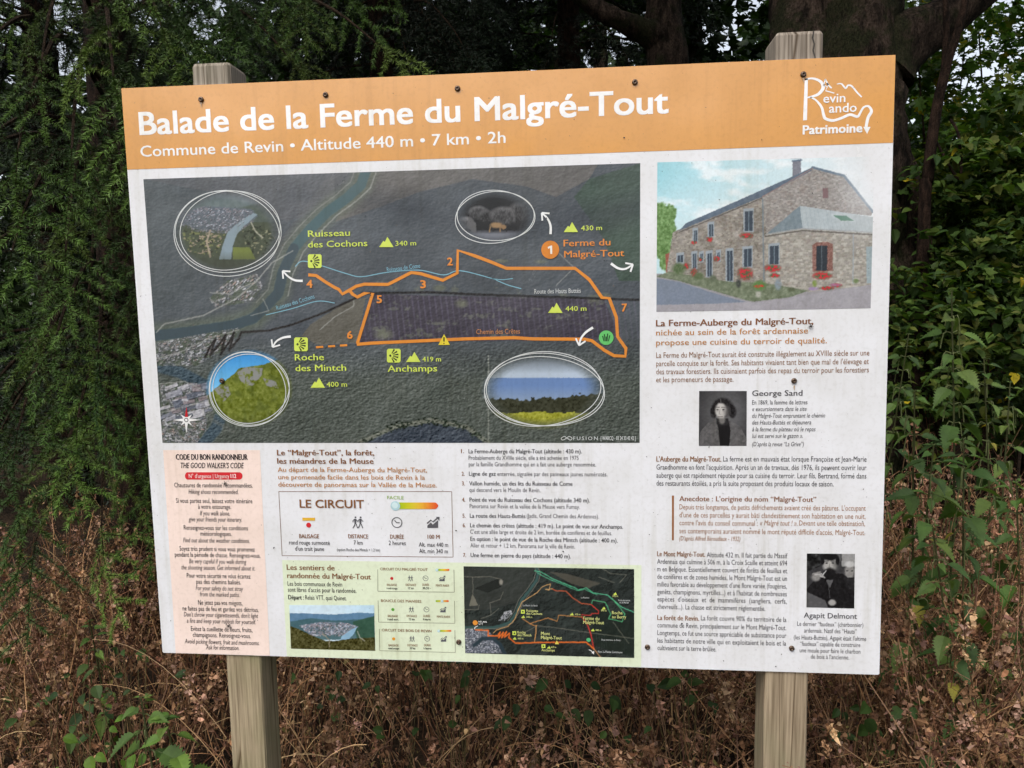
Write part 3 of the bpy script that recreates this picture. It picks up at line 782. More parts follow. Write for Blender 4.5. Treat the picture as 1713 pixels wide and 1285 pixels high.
letters('circuit_lettering', [
    T('Le “Malgré-Tout”, la forêt,', 464, 626, 761.5, 8.6, BROWN, .026), T('les méandres de la Meuse', 464.4, 625, 775.5, 8.6, BROWN, .026),
    T('Au départ de la Ferme-Auberge du Malgré-Tout,', 465, 714.5, 789.3, 7.4, TAN, .008), T('une promenade facile dans les bois de Revin à la', 466, 711, 801.6, 7.4, TAN, .008), T('découverte de panoramas sur la Vallée de la Meuse.', 466, 731, 814, 7.4, TAN, .008),
    T('LE CIRCUIT', 502, 609, 849, 13.2, BROWN, .02, res=3), T('FACILE', 648, 675.5, 835, 5.2, (140, 176, 62)),
    T('BALISAGE', 501, 534, 900, 6.4, BROWN, .02), T('rond rouge surmonté', 484, 552, 910.7, 6.8, K, .0), T("d'un trait jaune", 494, 542.5, 921, 6.8, K, .0),
    T('DISTANCE', 583, 616, 900.3, 6.4, BROWN, .02), T('7 km', 592, 607, 911, 6.8, K, .0), T('(option Roche des Mintch + 1,2 km)', 564, 636, 921.6, 4.6, K),
    T('DURÉE', 653, 675.8, 901, 6.4, BROWN, .02), T('2 heures', 650.5, 678.8, 911.5, 6.8, K, .0), T('100 M', 715.5, 735.4, 901, 6.4, BROWN, .02),
    T('Alt. max 440 m', 701, 749.8, 914.2, 6.8, K, .0), T('Alt. min 340 m', 701.5, 749.3, 925, 6.8, K, .0)], 3, groups=[2, 3, 1, 1, 3, 3, 2, 3])

# ---- numbered stops
G1 = (58, 58, 62); G2 = (78, 78, 82)
NUM = [T(n_, x, x + 4.6, y, 6.4, BROWN, .026) for n_, x, y in (('1.', 771.6, 758), ('2.', 772.6, 796), ('3.', 773, 812), ('4.', 773.4, 839.2), ('5.', 774, 866), ('6.', 774.4, 882), ('7.', 775, 931.8))]
STOPS = [
    T('La Ferme-Auberge du Malgré-Tout (altitude : 430 m).', 784, 973.3, 758.3, 6.6, G1, .015), T('Probablement du XVIIIe siècle, elle a été achetée en 1975', 784, 968, 769.2, 6.6, G2), T('par la famille Grandhomme qui en a fait une auberge renommée.', 784.3, 997, 780, 6.6, G2),
    T('Ligne de gaz', 784.7, 829.4, 795.8, 6.6, G1, .015), T('enterrée, signalée par des panneaux jaunes numérotés.', 832, 1016, 796.2, 6.6, G2),
    T('Vallon humide, un des lits du Ruisseau de Come', 785, 957.7, 812, 6.6, G1, .015), T('qui descend vers le Moulin de Revin.', 785.2, 904, 822.8, 6.6, G2),
    T('Point de vue du Ruisseau des Cochons (altitude 340 m).', 785.6, 986.6, 839.2, 6.6, G1, .015), T('Panorama sur Revin et la vallée de la Meuse vers Fumay.', 785.8, 970, 850, 6.6, G2),
    T('La route des Hauts-Buttés', 786.2, 879, 866, 6.6, G1, .015), T('(Jadis, Grand Chemin des Ardennes).', 881.2, 1002, 866.3, 6.6, G2),
    T('Le chemin des crêtes (altitude : 419 m). Le point de vue sur Anchamps.', 786.6, 1042.2, 882, 6.6, G1, .015), T("C'est une allée large et droite de 2 km, bordée de conifères et de feuillus.", 786.6, 1023.7, 892.8, 6.6, G2),
    T('En option : le point de vue de la Roche des Mintch (altitude : 400 m).', 787, 1033.2, 904.8, 6.6, G1, .015), T('Aller et retour + 1,2 km. Panorama sur la ville de Revin.', 787, 962, 915.6, 6.6, G2),
    T('Une ferme en pierre du pays (altitude : 440 m).', 787.4, 955, 931.8, 6.6, G1, .015)]
st_, i_ = [], 0
for n_, k_ in zip(NUM, (3, 2, 2, 2, 2, 4, 1)): st_ += [n_] + STOPS[i_:i_ + k_]; i_ += k_
letters('stop_description', st_, 2, groups=[4, 3, 3, 3, 3, 5, 2])

# ---- other trails
p = Pic([(484, 1012), (626, 1012.3), (628, 1088.6), (487, 1085)], 0.0012)
p.fill((206, 226, 238)); p.mix(np.clip((p.X - 560) / 70, 0, 1) * .6, (170, 208, 232))
p.poly([(484, 1026), (510, 1026), (560, 1028), (600, 1025), (627, 1026), (627, 1060), (484, 1060)], (92, 128, 158))
p.poly([(484, 1040), (520, 1034), (560, 1038), (600, 1036), (627, 1034), (627, 1070), (484, 1070)], (66, 98, 104), .9)
p.poly([(590, 1040), (627, 1030), (627, 1080), (600, 1080)], (52, 84, 66), .9)
p.poly([(500, 1046), (540, 1040), (580, 1042), (600, 1048), (575, 1062), (520, 1062)], (122, 132, 150), .8)
p.specks([(500, 1046), (540, 1040), (580, 1042), (600, 1048), (575, 1064), (520, 1064)], .6, [(186, 192, 204), (150, 140, 146), (70, 90, 90)], 1.8, 4)
p.houses([(506, 1047), (540, 1042), (580, 1043), (596, 1049), (574, 1062), (522, 1061)], 90, 0, 1, 2.6, [(186, 190, 202), (150, 140, 146), (206, 208, 214), (84, 100, 104)], 8)
p.poly([(598, 1048), (592, 1060), (578, 1076), (566, 1080), (572, 1064), (586, 1054)], (140, 178, 204))
p.poly([(484, 1047), (500, 1052), (520, 1062), (545, 1072), (560, 1072), (590, 1068), (628, 1066), (628, 1089), (486, 1086)], (72, 70, 36)); p.I += ((p.n(2.6, 4, 3) - .5) * .42 * p.pmask([(484, 1047), (500, 1052), (520, 1062), (545, 1072), (560, 1072), (590, 1068), (628, 1066), (628, 1089), (486, 1086)]))[..., None]
p.line([(540, 1060), (551, 1070), (551, 1082)], 2, (150, 142, 124), .8); p.line([(598, 1056), (602, 1066), (610, 1072)], 1.3, (180, 180, 170), .8)
p.I += ((p.n(5, 14, 3) - .5) * .08)[..., None]
p.build('valley_picture', 2)['label'] = 'printed photograph of a river valley town between blue hills'
TB = (120, 116, 96)
for pts in ([(632, 952.5), (632.3, 989), (760, 990.6), (759.4, 953)], [(632.6, 1004.5), (633.6, 1040.6), (761, 1042.6), (760.4, 1005)], [(634.8, 1052), (635.5, 1088.4), (761.8, 1091.4), (761, 1054)]):
    f = Flat()
    for a, b in zip(pts[:-1], pts[1:]): f.path([a, b], .8, TB, smooth=False)
    f.build('trail_frame', 2)
G3 = (96, 98, 104)
for x, y, c, xs in ((655.6, 967.5, (200, 52, 56), (687, 712, 740)), (657.3, 1019.6, (96, 166, 62), (688.6, 713.5, 741.5)), (658.6, 1068.6, (228, 160, 48), (689.6, 714.7, 742.5))):
    sym('blaze_symbol', 2, lambda F_: F_.disc(x, y, 2.9, c)); sym('walkers_symbol', 2, walkers, xs[0], y, 9.5, G3); sym('clock_symbol', 2, clock, xs[1], y - .2, 4.6, G3); sym('chart_symbol', 2, chart, xs[2], y + .2, 10, G3)
for q in ((733, 752, 951.6, 955, (731, 953.4, 2.6)), (729, 751, 1003.8, 1007, (739.5, 1005.4, 2.6)), (736, 755.3, 1053.7, 1056.8, (734, 1055.4, 2.6))): sym('difficulty_bar', 2, bar, *q)
s1 = []
for y, d1, v1, d2, d3, pr, o_ in ((979.8, 'rond rouge', '12 km', '3h30', 985.4, 980.8, 0), (1031.8, 'rond vert', '15 km', '4 heures', 1037.3, 1033, 1.6), (1080.8, 'rond orange', '32 km', '6 heures', 1085.8, None, 2.8)):
    s1 += [T('BALISAGE', 647.4 + o_, 664 + o_, y, 3.4, BROWN, .012), T(d1, 647 + o_, 665 + o_, d3, 3.5, K, .012), T('DISTANCE', 679 + o_, 696 + o_, y, 3.4, BROWN, .012), T(v1, 683 + o_, 692.3 + o_, d3, 3.5, K, .012),
           T('DURÉE', 706.8 + o_, 718 + o_, y, 3.4, BROWN, .012), T(d2, 707 + o_ - (1 if 'h' in d2 and 'e' in d2 else 0), 718 + o_ + (1 if 'e' in d2 else 0), d3, 3.5, K, .012)]
    if pr: s1.append(T('PENTE RAIDE', 729.5 + o_, 751.6 + o_, pr, 3.4, BROWN, .012))
letters('trails_lettering', [
    T('Les sentiers de', 480.2, 560, 953, 8.4, BROWN, .026), T('randonnée du Malgré-Tout', 481, 620.5, 966.8, 8.4, BROWN, .026),
    T('Les bois communaux de Revin', 481.5, 572.6, 979.6, 7, K), T("sont libres d'accès pour la randonnée.", 482, 596.3, 989.6, 7, K), T('Départ :', 482.8, 508.7, 1002.4, 7, K, .022), T('Relais VTT, quai Quinet.', 511, 579.8, 1002.8, 7, K),
    T('CIRCUIT DU MALGRÉ-TOUT', 636, 715.6, 953.7, 4.1, BROWN, .014), T('BOUCLE DES MANISES', 637.7, 705, 1006.7, 4.1, BROWN, .014), T('CIRCUIT DES BOIS DE REVIN', 639, 722, 1055.8, 4.1, BROWN, .014)] + s1, 3, groups=[2, 4, 1, 1, 1, 2, 2, 2, 1, 2, 2, 2, 1, 2, 2, 2])

# ---- the small trail map
p = Pic([(775.5, 947.2), (1060.8, 952), (1061, 1100.6), (778.3, 1092.5)], 0.0012)
q8 = lambda pts: [(760 + x / 5.353, 930 + y / 5.353) for x, y in pts]
p.fill((42, 48, 46)); p.I *= (0.7 + 0.6 * p.n(26, 21))[..., None]
rel = fbm(p.X / 11, p.Y / 8, 19) - fbm(p.X / 11 + .14, p.Y / 8 + .14, 19)
p.I += (rel * .32)[..., None]
p.poly(q8([(83, 92), (720, 105), (700, 220), (560, 420), (300, 480), (95, 480)]), (64, 66, 62), .5)
p.poly(q8([(850, 140), (1000, 160), (1310, 245), (1200, 290), (1050, 250)]), (92, 88, 78), .7)
p.poly(q8([(180, 290), (400, 200), (440, 210), (420, 280), (300, 330)]), (30, 34, 32), .7)
p.poly(q8([(1230, 400), (1400, 500), (1610, 500), (1612, 913), (1250, 800)]), (28, 38, 32), .6)
p.mix(np.clip(np.sin(p.X * 1.5) - .2, 0, 1) * p.pmask(q8([(740, 620), (1240, 690), (1250, 780), (720, 770)])) * .2, (90, 90, 96))
p.mix(np.clip(np.sin(p.X * 1.5) - .2, 0, 1) * p.pmask(q8([(1260, 700), (1610, 740), (1612, 913), (1260, 850)])) * .16, (90, 104, 92))
p.ell(*q8([(420, 235)])[0], 4, 6, (150, 146, 136), .9, .5); p.poly(q8([(165, 340), (215, 440), (135, 450), (150, 380)]), (118, 116, 104), .9)
rv2 = q8([(735, 95), (755, 150), (735, 220), (680, 300), (600, 400), (560, 500), (500, 590), (430, 620), (350, 640), (95, 640)])
p.line(rv2, 4.6, (58, 84, 82), 1, 1.5)
p.line([(x - 4, y - 2) for x, y in rv2[:7]], .9, (140, 140, 130), .8); p.line([(x + 3.4, y + 2) for x, y in rv2], .9, (150, 142, 128), .8)
p.specks(q8([(395, 580), (450, 500), (520, 480), (520, 520), (450, 580)]), .62, [(160, 162, 168), (190, 190, 194)], 1.6, 5)
pl = q8([(100, 650), (300, 660), (380, 760), (430, 870), (99, 868)])
p.poly(pl, (110, 114, 124), .85); p.specks(pl, .6, [(160, 164, 176), (64, 72, 82), (190, 192, 198)], 1.6, 6)
p.line(q8([(180, 800), (250, 740), (340, 735), (410, 790), (450, 868)]), 6, (44, 58, 66), 1, 2)
for pl in ([(90, 185), (165, 190), (170, 340)], [(165, 190), (320, 185), (420, 210)], [(440, 320), (410, 390), (320, 420), (330, 530)], [(95, 480), (215, 480), (225, 440)], [(1300, 100), (1400, 160), (1540, 170), (1480, 240)], [(1290, 190), (1430, 240)], [(740, 625), (900, 640), (1200, 685), (1612, 738)], [(1420, 590), (1500, 700), (1560, 780)], [(620, 690), (740, 625)], [(240, 560), (330, 530), (400, 470)]): p.line(q8(pl), .9, (150, 146, 132), .65)
for c_, wd, pl in (((92, 196, 150), 1.3, [(720, 135), (780, 145), (880, 205), (990, 250), (1080, 285), (1110, 305), (1180, 285), (1240, 330), (1370, 350), (1440, 410), (1500, 460), (1612, 505)]), ((92, 196, 150), 1, [(740, 150), (860, 215), (970, 255), (1100, 310), (1170, 300), (1280, 350)]),
                   ((92, 186, 130), 1.2, [(1230, 425), (1240, 395), (1350, 415), (1400, 520), (1380, 560), (1500, 588), (1525, 520), (1480, 460), (1410, 380)]),
                   ((216, 158, 96), 1.4, [(735, 625), (720, 770)]), ((216, 168, 110), 1.2, [(350, 690), (380, 660), (480, 630), (540, 570), (580, 470), (610, 410), (740, 330), (790, 275), (860, 250), (850, 305), (815, 300), (880, 295)]),
                   ((206, 96, 62), 1.4, [(880, 295), (910, 312), (1000, 315), (1060, 375), (1140, 425), (1225, 435)]), ((206, 60, 52), 1.4, [(1225, 435), (1290, 490), (1290, 515), (1230, 515), (1220, 530), (1140, 528)]), ((206, 60, 52), 1.8, [(1140, 545), (1190, 610), (1220, 690), (1235, 760), (1248, 830)]),
                   ((206, 140, 80), 1.2, [(610, 560), (680, 605), (740, 585), (840, 555), (920, 585), (935, 530), (1140, 545)]), ((206, 140, 80), 1.2, [(680, 605), (720, 625), (740, 620)]),
                   ((226, 110, 46), 2.2, [(190, 660), (305, 665), (305, 715), (390, 715), (410, 680), (400, 730), (440, 680), (425, 730), (470, 675), (450, 725), (495, 690), (490, 730), (550, 780), (700, 775), (900, 772), (1180, 772), (1250, 830)]), ((220, 160, 110), 1.2, [(1250, 830), (1310, 908)])):
    p.line(q8(pl), wd, c_, .95)
p.build('trail_map_picture', 2)['label'] = 'small dark aerial map with orange, red and green routes'
for x, y in ((1338, 465), (1440, 335), (1053, 518), (1240, 660), (617, 542), (540, 735), (847, 816)): sym('mountain_symbol', 3, peaks, 760 + x / 5.353, 930 + y / 5.353, 6.4, h=4.6)
def view_small(F_, x, y): F_.poly(q8([(x - 17, y - 17), (x + 17, y - 17), (x + 17, y + 17), (x - 17, y + 17)]), GREEN, 1); F_.disc(*q8([(x, y)])[0], 1.6, (60, 84, 44), z=3, n=8)
for x, y in ((614, 498), (538, 690), (798, 806)): sym('viewpoint_symbol', 3, view_small, x, y)
sym('start_symbol', 3, lambda F_: F_.disc(*q8([(188, 597)])[0], 4.5, (222, 146, 62))); sym('reeds_symbol', 3, lambda F_: F_.disc(*q8([(1202, 750)])[0], 3.7, (84, 180, 120)))
sym('warning_symbol', 3, lambda F_: F_.poly(q8([(900, 788), (918, 755), (938, 788)]), (226, 206, 92), 2))
sym('arrow', 3, lambda F_: F_.path(q8([(210, 625), (185, 640), (185, 655)]), 1.1, WHITE))
def way_out(F_): F_.path(q8([(1205, 838), (1228, 850), (1250, 876)]), 1.1, WHITE); F_.poly(q8([(1230, 862), (1252, 850), (1250, 880)]), WHITE, 1)
sym('arrow', 3, way_out)
t8 = lambda t, x0, x1, y, h, c, b=.014: T(t, 760 + x0 / 5.353, 760 + x1 / 5.353, 930 + y / 5.353, h, c, b)
YG = (214, 218, 140)
letters('place_name', [t8('RELAIS', 218, 290, 594, 2.6, WHITE), t8('VTT', 218, 258, 616, 2.6, WHITE), t8('Le Moulin de Revin', 616, 745, 448, 2.6, LW, 0), t8('Ruisseau', 646, 748, 498, 4, YG), t8('des Cochons', 646, 788, 524, 4, YG), t8('340 m', 646, 697, 552, 2.8, YG),
    t8('Roche', 566, 640, 692, 4, YG), t8('des Mintch', 566, 690, 716, 4, YG), t8('400 m', 568, 618, 745, 2.8, YG), t8('Mont', 777, 857, 706, 5.2, YG), t8('Malgré-Tout', 777, 963, 742, 5.2, YG), t8('Ferme du', 1155, 1298, 570, 5.2, YG), t8('Malgré-Tout', 1155, 1340, 606, 5.2, YG),
    t8('Roche', 1412, 1505, 520, 5, YG), t8('au Berry', 1412, 1538, 556, 5, YG), t8('Anchamps', 782, 900, 851, 4, YG), t8('419 m', 866, 912, 822, 2.8, YG), t8('430 m', 1080, 1130, 528, 2.8, YG), t8('440 m', 1264, 1314, 670, 2.8, YG), t8('390 m', 1313, 1362, 494, 2.8, YG), t8('345 m', 1415, 1466, 364, 2.8, YG),
    t8('La Rochée', 1134, 1208, 378, 2.6, LW, 0), t8('Aux environs de Revin', 1316, 1492, 756, 2.8, LW, 0), t8('Vers la Petite Commune', 1284, 1505, 864, 3.2, LW, 0), t8('Forêt domaniale', 1466, 1574, 402, 2.6, LW, 0), t8('de la Manise', 1480, 1562, 422, 2.6, LW, 0)], 4, groups=[2, 1, 2, 1, 2, 1, 2, 2, 2, 1, 1, 1, 1, 1, 1, 1, 1, 1, 2])

# ---- right-hand column: the inn
k3 = lambda *pts: [(1013 + x / 2.447, y / 2.447) for x, y in pts]
p = Pic(k3((212, 665), (1100, 641), (1085, 1262), (208, 1277)), 0.0012)
gx = np.clip((p.X - 1100) / 350, 0, 1)
p.fill((150, 208, 220)); p.mix(gx ** .7, (226, 232, 236)); p.mix(np.clip((p.Y - 290) / 80, 0, 1) * .6, (222, 234, 238))
cl = np.clip((fbm(p.X / 60, p.Y / 22, 41) - .5) * 5, 0, 1); p.mix(cl * .75, (240, 243, 245))
p.poly(k3((205, 1120), (655, 1140), (1093, 1140), (1090, 1270), (205, 1282)), (150, 148, 152), 1, 10, 8)
def stone(pts, c, seed, s_=4.0, am=1.0):
    m = p.pmask(pts); p.mix(m, c)
    r_ = np.floor(p.Y / (s_ * .62)); u = p.X / s_ + r_ * .5 + vnoise(r_, r_ * 0 + 3, seed) * 4
    h_ = _T[(np.floor(u).astype(int) * 7 + seed) & 255, r_.astype(int) & 255]
    p.I += (m * (h_ - .5) * .22 * am)[..., None]
    j = ((np.mod(p.Y / (s_ * .62), 1) < .22) | (np.mod(u, 1) < .16)) * m
    p.mix(j * .3, (190, 186, 180))
    p.mix(m * (h_ > .8) * .4, (92, 86, 86))
    p.mix(m * (fbm(p.X / 5, p.Y / 4, seed) > .62) * .16, (120, 92, 80))
for x, y, rx, ry in ((225, 870, 40, 50), (262, 875, 34, 44), (240, 940, 60, 60), (232, 1010, 46, 60), (250, 1070, 34, 50)):
    cx, cy = k3((x, y))[0]; m = np.clip((p.emask(cx, cy, rx / 2.2, ry / 2.2, .7) - .45 * p.n(4, 7, 3)) * 5, 0, 1); p.mix(m, (104, 138, 82)); p.I += (m * (p.n(3.4, 8, 3) - .5) * .4)[..., None]
p.poly(k3((245, 1040), (280, 1030), (280, 1110), (248, 1120)), (150, 92, 78), 1, 20, 4)
stone(k3((276, 952), (318, 932), (640, 802), (660, 960), (655, 1160), (500, 1160), (250, 1112)), (143, 138, 129), 5)
stone(k3((640, 802), (850, 688), (975, 722), (1092, 872), (1085, 885), (800, 850), (660, 960)), (150, 146, 142), 11, 3.6)
p.I += (p.pmask(k3((276, 952), (318, 932), (640, 802), (660, 960), (655, 1160), (500, 1160), (250, 1112))) * (fbm(p.X / 14, p.Y / 10, 71) - .5) * .26)[..., None]
p.line(k3((300, 952), (640, 812)), 2, (74, 70, 70), .7)
p.poly(k3((300, 945), (330, 914), (768, 722), (850, 684), (842, 700), (642, 806)), (92, 106, 122), 1, 14, 6)
p.line(k3((846, 686), (975, 720), (1094, 868)), 4, (100, 118, 134)); p.line(k3((642, 806), (848, 690)), 1.5, (150, 120, 112), .8)
p.poly(k3((764, 660), (800, 652), (800, 706), (766, 724)), (120, 122, 132), 1, 20, 3); p.line(k3((760, 650), (804, 647)), 2, (70, 100, 124)); p.line(k3((764, 660), (802, 656)), 2, (90, 110, 130))
stone(k3((655, 962), (806, 938), (1093, 955), (1090, 1166), (830, 1195), (655, 1165)), (163, 160, 151), 17, 5.0)
p.poly(k3((795, 843), (806, 934), (660, 957)), (118, 132, 140), 1, 12, 5); p.poly(k3((795, 843), (960, 868), (1096, 890), (1094, 950), (806, 934)), (170, 180, 184), 1, 12, 8)
for i in range(18): p.line(k3((800 + i * 17, 846 + i * 2.4), (812 + i * 17, 934 + i * .9)), .7, (140, 152, 158), .5)
p.line(k3((655, 968), (806, 944), (1094, 961)), 2.4, (84, 80, 76), .8); p.line(k3((655, 960), (806, 936), (1094, 952)), 1.8, (150, 152, 152)); p.line(k3((643, 815), (648, 1150)), 2, (110, 126, 136), .9); p.line(k3((1014, 960), (1012, 1160)), 1.8, (150, 160, 166), .9)
p.poly(k3((926, 880), (985, 882), (1022, 906), (964, 906)), (92, 128, 112)); p.line(k3((926, 880), (985, 882), (1022, 906), (964, 906), (926, 880)), 1, (190, 198, 200))
for x0, y0, x1, y1 in ((570, 866, 602, 946), (424, 920, 441, 968), (362, 945, 375, 990), (566, 1020, 598, 1092), (672, 1008, 708, 1082), (497, 1028, 520, 1150), (417, 1038, 435, 1132), (358, 1040, 372, 1098), (296, 1046, 318, 1074), (388, 1040, 398, 1070), (458, 1035, 468, 1068)):
    p.poly(k3((x0 - 6, y0 - 10), (x1 + 4, y0 - 14), (x1 + 4, y1 + 4), (x0 - 6, y1 + 4)), (150, 160, 168)); p.poly(k3((x0, y0), (x1, y0 - 3), (x1, y1), (x0, y1)), (58, 68, 80)); p.line(k3(((x0 + x1) / 2, y0), ((x0 + x1) / 2, y1)), 1, (150, 170, 182), .8)
p.poly(k3((846, 1004), (862, 992), (908, 990), (930, 1000), (930, 1110), (846, 1112)), (130, 94, 86), 1, 40, 2); p.poly(k3((862, 1010), (884, 1004), (908, 1008), (906, 1108), (862, 1108)), (44, 50, 58)); p.line(k3((884, 1006), (884, 1105)), 1, (110, 124, 132), .8)
p.poly(k3((888, 772), (910, 770), (911, 812), (889, 812)), (120, 96, 98))
p.poly(k3((1066, 1010), (1092, 1010), (1090, 1160), (1068, 1160)), (150, 170, 178), .8)
p.poly(k3((205, 1132), (260, 1112), (500, 1152), (655, 1158), (830, 1190), (760, 1215), (600, 1236), (300, 1150)), (112, 122, 100), 1, 30, 4)
p.poly(k3((205, 1136), (300, 1152), (440, 1196), (600, 1240), (760, 1218), (1090, 1164), (1088, 1270), (205, 1280)), (158, 156, 162), 1, 10, 8)
p.poly(k3((205, 1138), (300, 1153), (440, 1198), (575, 1236), (440, 1243), (205, 1248)), (118, 130, 148), .9)
for x, y, rx, ry in ((576, 965, 30, 12), (426, 980, 15, 12), (362, 993, 13, 8), (572, 1120, 34, 28), (684, 1098, 36, 17), (690, 1128, 24, 10), (886, 1128, 42, 18), (330, 1090, 14, 14), (362, 1115, 14, 20), (456, 1060, 14, 12), (388, 1062, 9, 9), (945, 1168, 24, 9), (905, 1180, 30, 9)):
    cx, cy = k3((x, y))[0]; m = p.emask(cx, cy, rx / 2.2, ry / 2.2, .5)
    p.mix(m * .9, (70, 88, 56)); p.mix(m * np.clip((p.n(2.4, x, 3) - .42) * 9, 0, 1), (196, 48, 58))
for x, y, rx, ry, c in ((630, 1168, 34, 26, (84, 120, 62)), (300, 1100, 34, 30, (76, 98, 60)), (380, 1130, 30, 20, (88, 104, 72)), (706, 1165, 18, 28, (126, 140, 150)), (545, 1160, 14, 22, (60, 64, 62)), (850, 1182, 26, 9, (150, 130, 170)), (855, 1160, 12, 18, (120, 140, 70)), (940, 1166, 30, 8, (160, 110, 140)), (1024, 1150, 16, 12, (100, 120, 76)), (440, 1140, 20, 18, (90, 100, 80)), (760, 1185, 20, 12, (84, 92, 70)), (625, 1205, 14, 16, (170, 170, 160))):
    cx, cy = k3((x, y))[0]; m = p.emask(cx, cy, rx / 2.447, ry / 2.447, .5); p.mix(m * np.clip(.4 + p.n(2.2, x, 3), 0, 1), c)
p.mix(p.emask(*k3((630, 1172))[0], 11, 3.4, .5) * np.clip((p.n(2, 77, 2) - .4) * 8, 0, 1), (190, 60, 50))
p.I += ((p.n(2.2, 99, 2) - .5) * .06)[..., None]
fade = np.clip((p.X - 1385) / 60, 0, 1) * np.clip((420 - p.Y) / 100, 0, 1); p.mix(fade * .55, (226, 229, 233))
p.mix(p.emask(0, 0, 1, 1) * 0 + np.clip((p.X - 1440) / 18, 0, 1) * np.clip((350 - p.Y) / 50, 0, 1), (228, 229, 232))
p.build('farmhouse_picture', 1)['label'] = 'printed photograph of a long stone farmhouse with red flowers'

f = Flat(); f.poly([(1124, 829), (1127.4, 829), (1127.2, 904), (1124, 904)], (150, 98, 60)); f.build('anecdote_rule', 1)
BR2 = (138, 98, 66)
letters('inn_lettering', [
    T('La Ferme-Auberge du Malgré-Tout,', 1097.6, 1360, 546, 10.6, (128, 84, 56), .026, res=3), T('nichée au sein de la forêt ardennaise', 1097.6, 1351.5, 561.3, 9.6, (190, 134, 78), .010), T('propose une cuisine du terroir de qualité.', 1097.6, 1383, 577.8, 9.6, (190, 134, 78), .010),
    T('La Ferme du Malgré-Tout aurait été construite illégalement au XVIIIe siècle sur une', 1097.6, 1454, 598.7, 8.6, BR2, .0), T("parcelle conquise sur la forêt. Ses habitants vivaient tant bien que mal de l'élevage et", 1097.6, 1453, 612.6, 8.6, BR2, .0),
    T('des travaux forestiers. Ils cuisinaient parfois des repas du terroir pour les forestiers', 1097.6, 1453, 626.2, 8.6, BR2, .0), T('et les promeneurs de passage.', 1097.6, 1226.7, 639.6, 8.6, BR2, .0)], 2, groups=[3, 4])
letters('portrait_lettering', [T('George Sand', 1258, 1342, 662.4, 8.8, (80, 78, 82), .016)] + [T(t, 1258, x1, y, 6.9, G1, .0, it) for t, x1, y, it in (
    ('En 1869, la femme de lettres', 1350.5, 676.8, False), ('« excursionnera dans le site', 1349, 687.8, True), ('du Malgré-Tout empruntant le chemin', 1380, 699, True), ('des Hauts-Buttés et déjeunera', 1356.7, 710.2, True), ('à la ferme du plateau où le repas', 1364, 721.6, True), ('lui est servi sur le gazon ».', 1343, 732.7, True), ('(D’après la revue “La Grive”)', 1344.4, 746.5, True))], 2, groups=[1, 7])
letters('history_lettering', [
    T("L'Auberge du Malgré-Tout.", 1098, 1206.2, 772, 8.2, BR2, .024), T('La ferme est en mauvais état lorsque Françoise et Jean-Marie', 1209.6, 1449.4, 771.9, 8.2, G1, .0),
    T("Grandhomme en font l'acquisition. Après un an de travaux, dès 1976, ils peuvent ouvrir leur", 1098, 1449, 785.6, 8.2, G1, .0), T('auberge qui est rapidement réputée pour sa cuisine du terroir. Leur fils, Bertrand, formé dans', 1098, 1449, 799.2, 8.2, G1, .0), T('des restaurants étoilés, a pris la suite proposant des produits locaux de saison.', 1098, 1394.3, 812.4, 8.2, G1, .0)], 2)
AN = (160, 114, 78)
letters('anecdote_lettering', [
    T("Anecdote : L'origine du nom “Malgré-Tout”", 1136.4, 1365, 838.2, 8, (138, 92, 60), .022), T("Depuis très longtemps, de petits défrichements avaient créé des pâtures. L'occupant", 1136.4, 1448, 852, 8.1, AN, .0),
    T("d'une de ces parcelles y aurait bâti clandestinement son habitation en une nuit,", 1136.4, 1447.6, 865.3, 8.1, AN, .0), T('contre l’avis du conseil communal :', 1136.4, 1267.3, 878.5, 8.1, AN, .0), T('« Malgré tout ! ».', 1271, 1333.8, 878.8, 8.1, AN, .0, True), T('Devant une telle obstination,', 1336.6, 1447, 879, 8.1, AN, .0),
    T("ses contemporains auraient nommé le mont réputé difficile d'accès, Malgré-Tout.", 1136.4, 1447, 892, 8.1, AN, .0), T('(D’après Alfred Béroudiaux - 1932)', 1136.4, 1238.2, 904, 7, AN, .002, True)], 2)
letters('mountain_lettering', [
    T('Le Mont Malgré-Tout.', 1099.2, 1179.3, 930.3, 7.8, BR2, .024), T('Altitude 432 m. Il fait partie du Massif', 1182.2, 1317, 932, 7.8, G1, .0), T('Ardennais qui culmine à 506 m, à la Croix Scaille et atteint 694', 1099.2, 1316.6, 943, 7.8, G1, .0), T('m en Belgique. Essentiellement couvert de forêts de feuillus et', 1099.3, 1316.5, 955.6, 7.8, G1, .0),
    T('de conifères et de zones humides, le Mont Malgré-Tout est un', 1099.4, 1316.4, 968.3, 7.8, G1, .0), T("milieu favorable au développement d'une flore variée (fougères,", 1099.4, 1316.2, 981, 7.8, G1, .0), T("genêts, champignons, myrtilles...) et à l'habitat de nombreuses", 1099.5, 1316, 993.6, 7.8, G1, .0),
    T("espèces  d'oiseaux  et  de  mammifères  (sangliers,  cerfs,", 1099.6, 1315.8, 1005.8, 7.8, G1, .0), T('chevreuils...). La chasse est strictement réglementée.', 1099.6, 1280, 1018.4, 7.8, G1, .0),
    T('La forêt de Revin.', 1099.6, 1169.2, 1037, 7.8, BR2, .024), T('La forêt couvre 90% du territoire de la', 1172.4, 1315.4, 1037.6, 7.8, G1, .0), T('commune de Revin, principalement sur le Mont Malgré-Tout.', 1099.6, 1315.2, 1049.4, 7.8, G1, .0), T('Longtemps, ce fut une source appréciable de subsistance pour', 1099.6, 1315.2, 1062.2, 7.8, G1, .0),
    T('les habitants de notre ville qui en exploitaient le bois et la', 1099.7, 1315, 1075, 7.8, G1, .0), T('cultivaient sur la terre brûlée.', 1099.8, 1198, 1087.3, 7.8, G1, .0)], 2, groups=[9, 6])
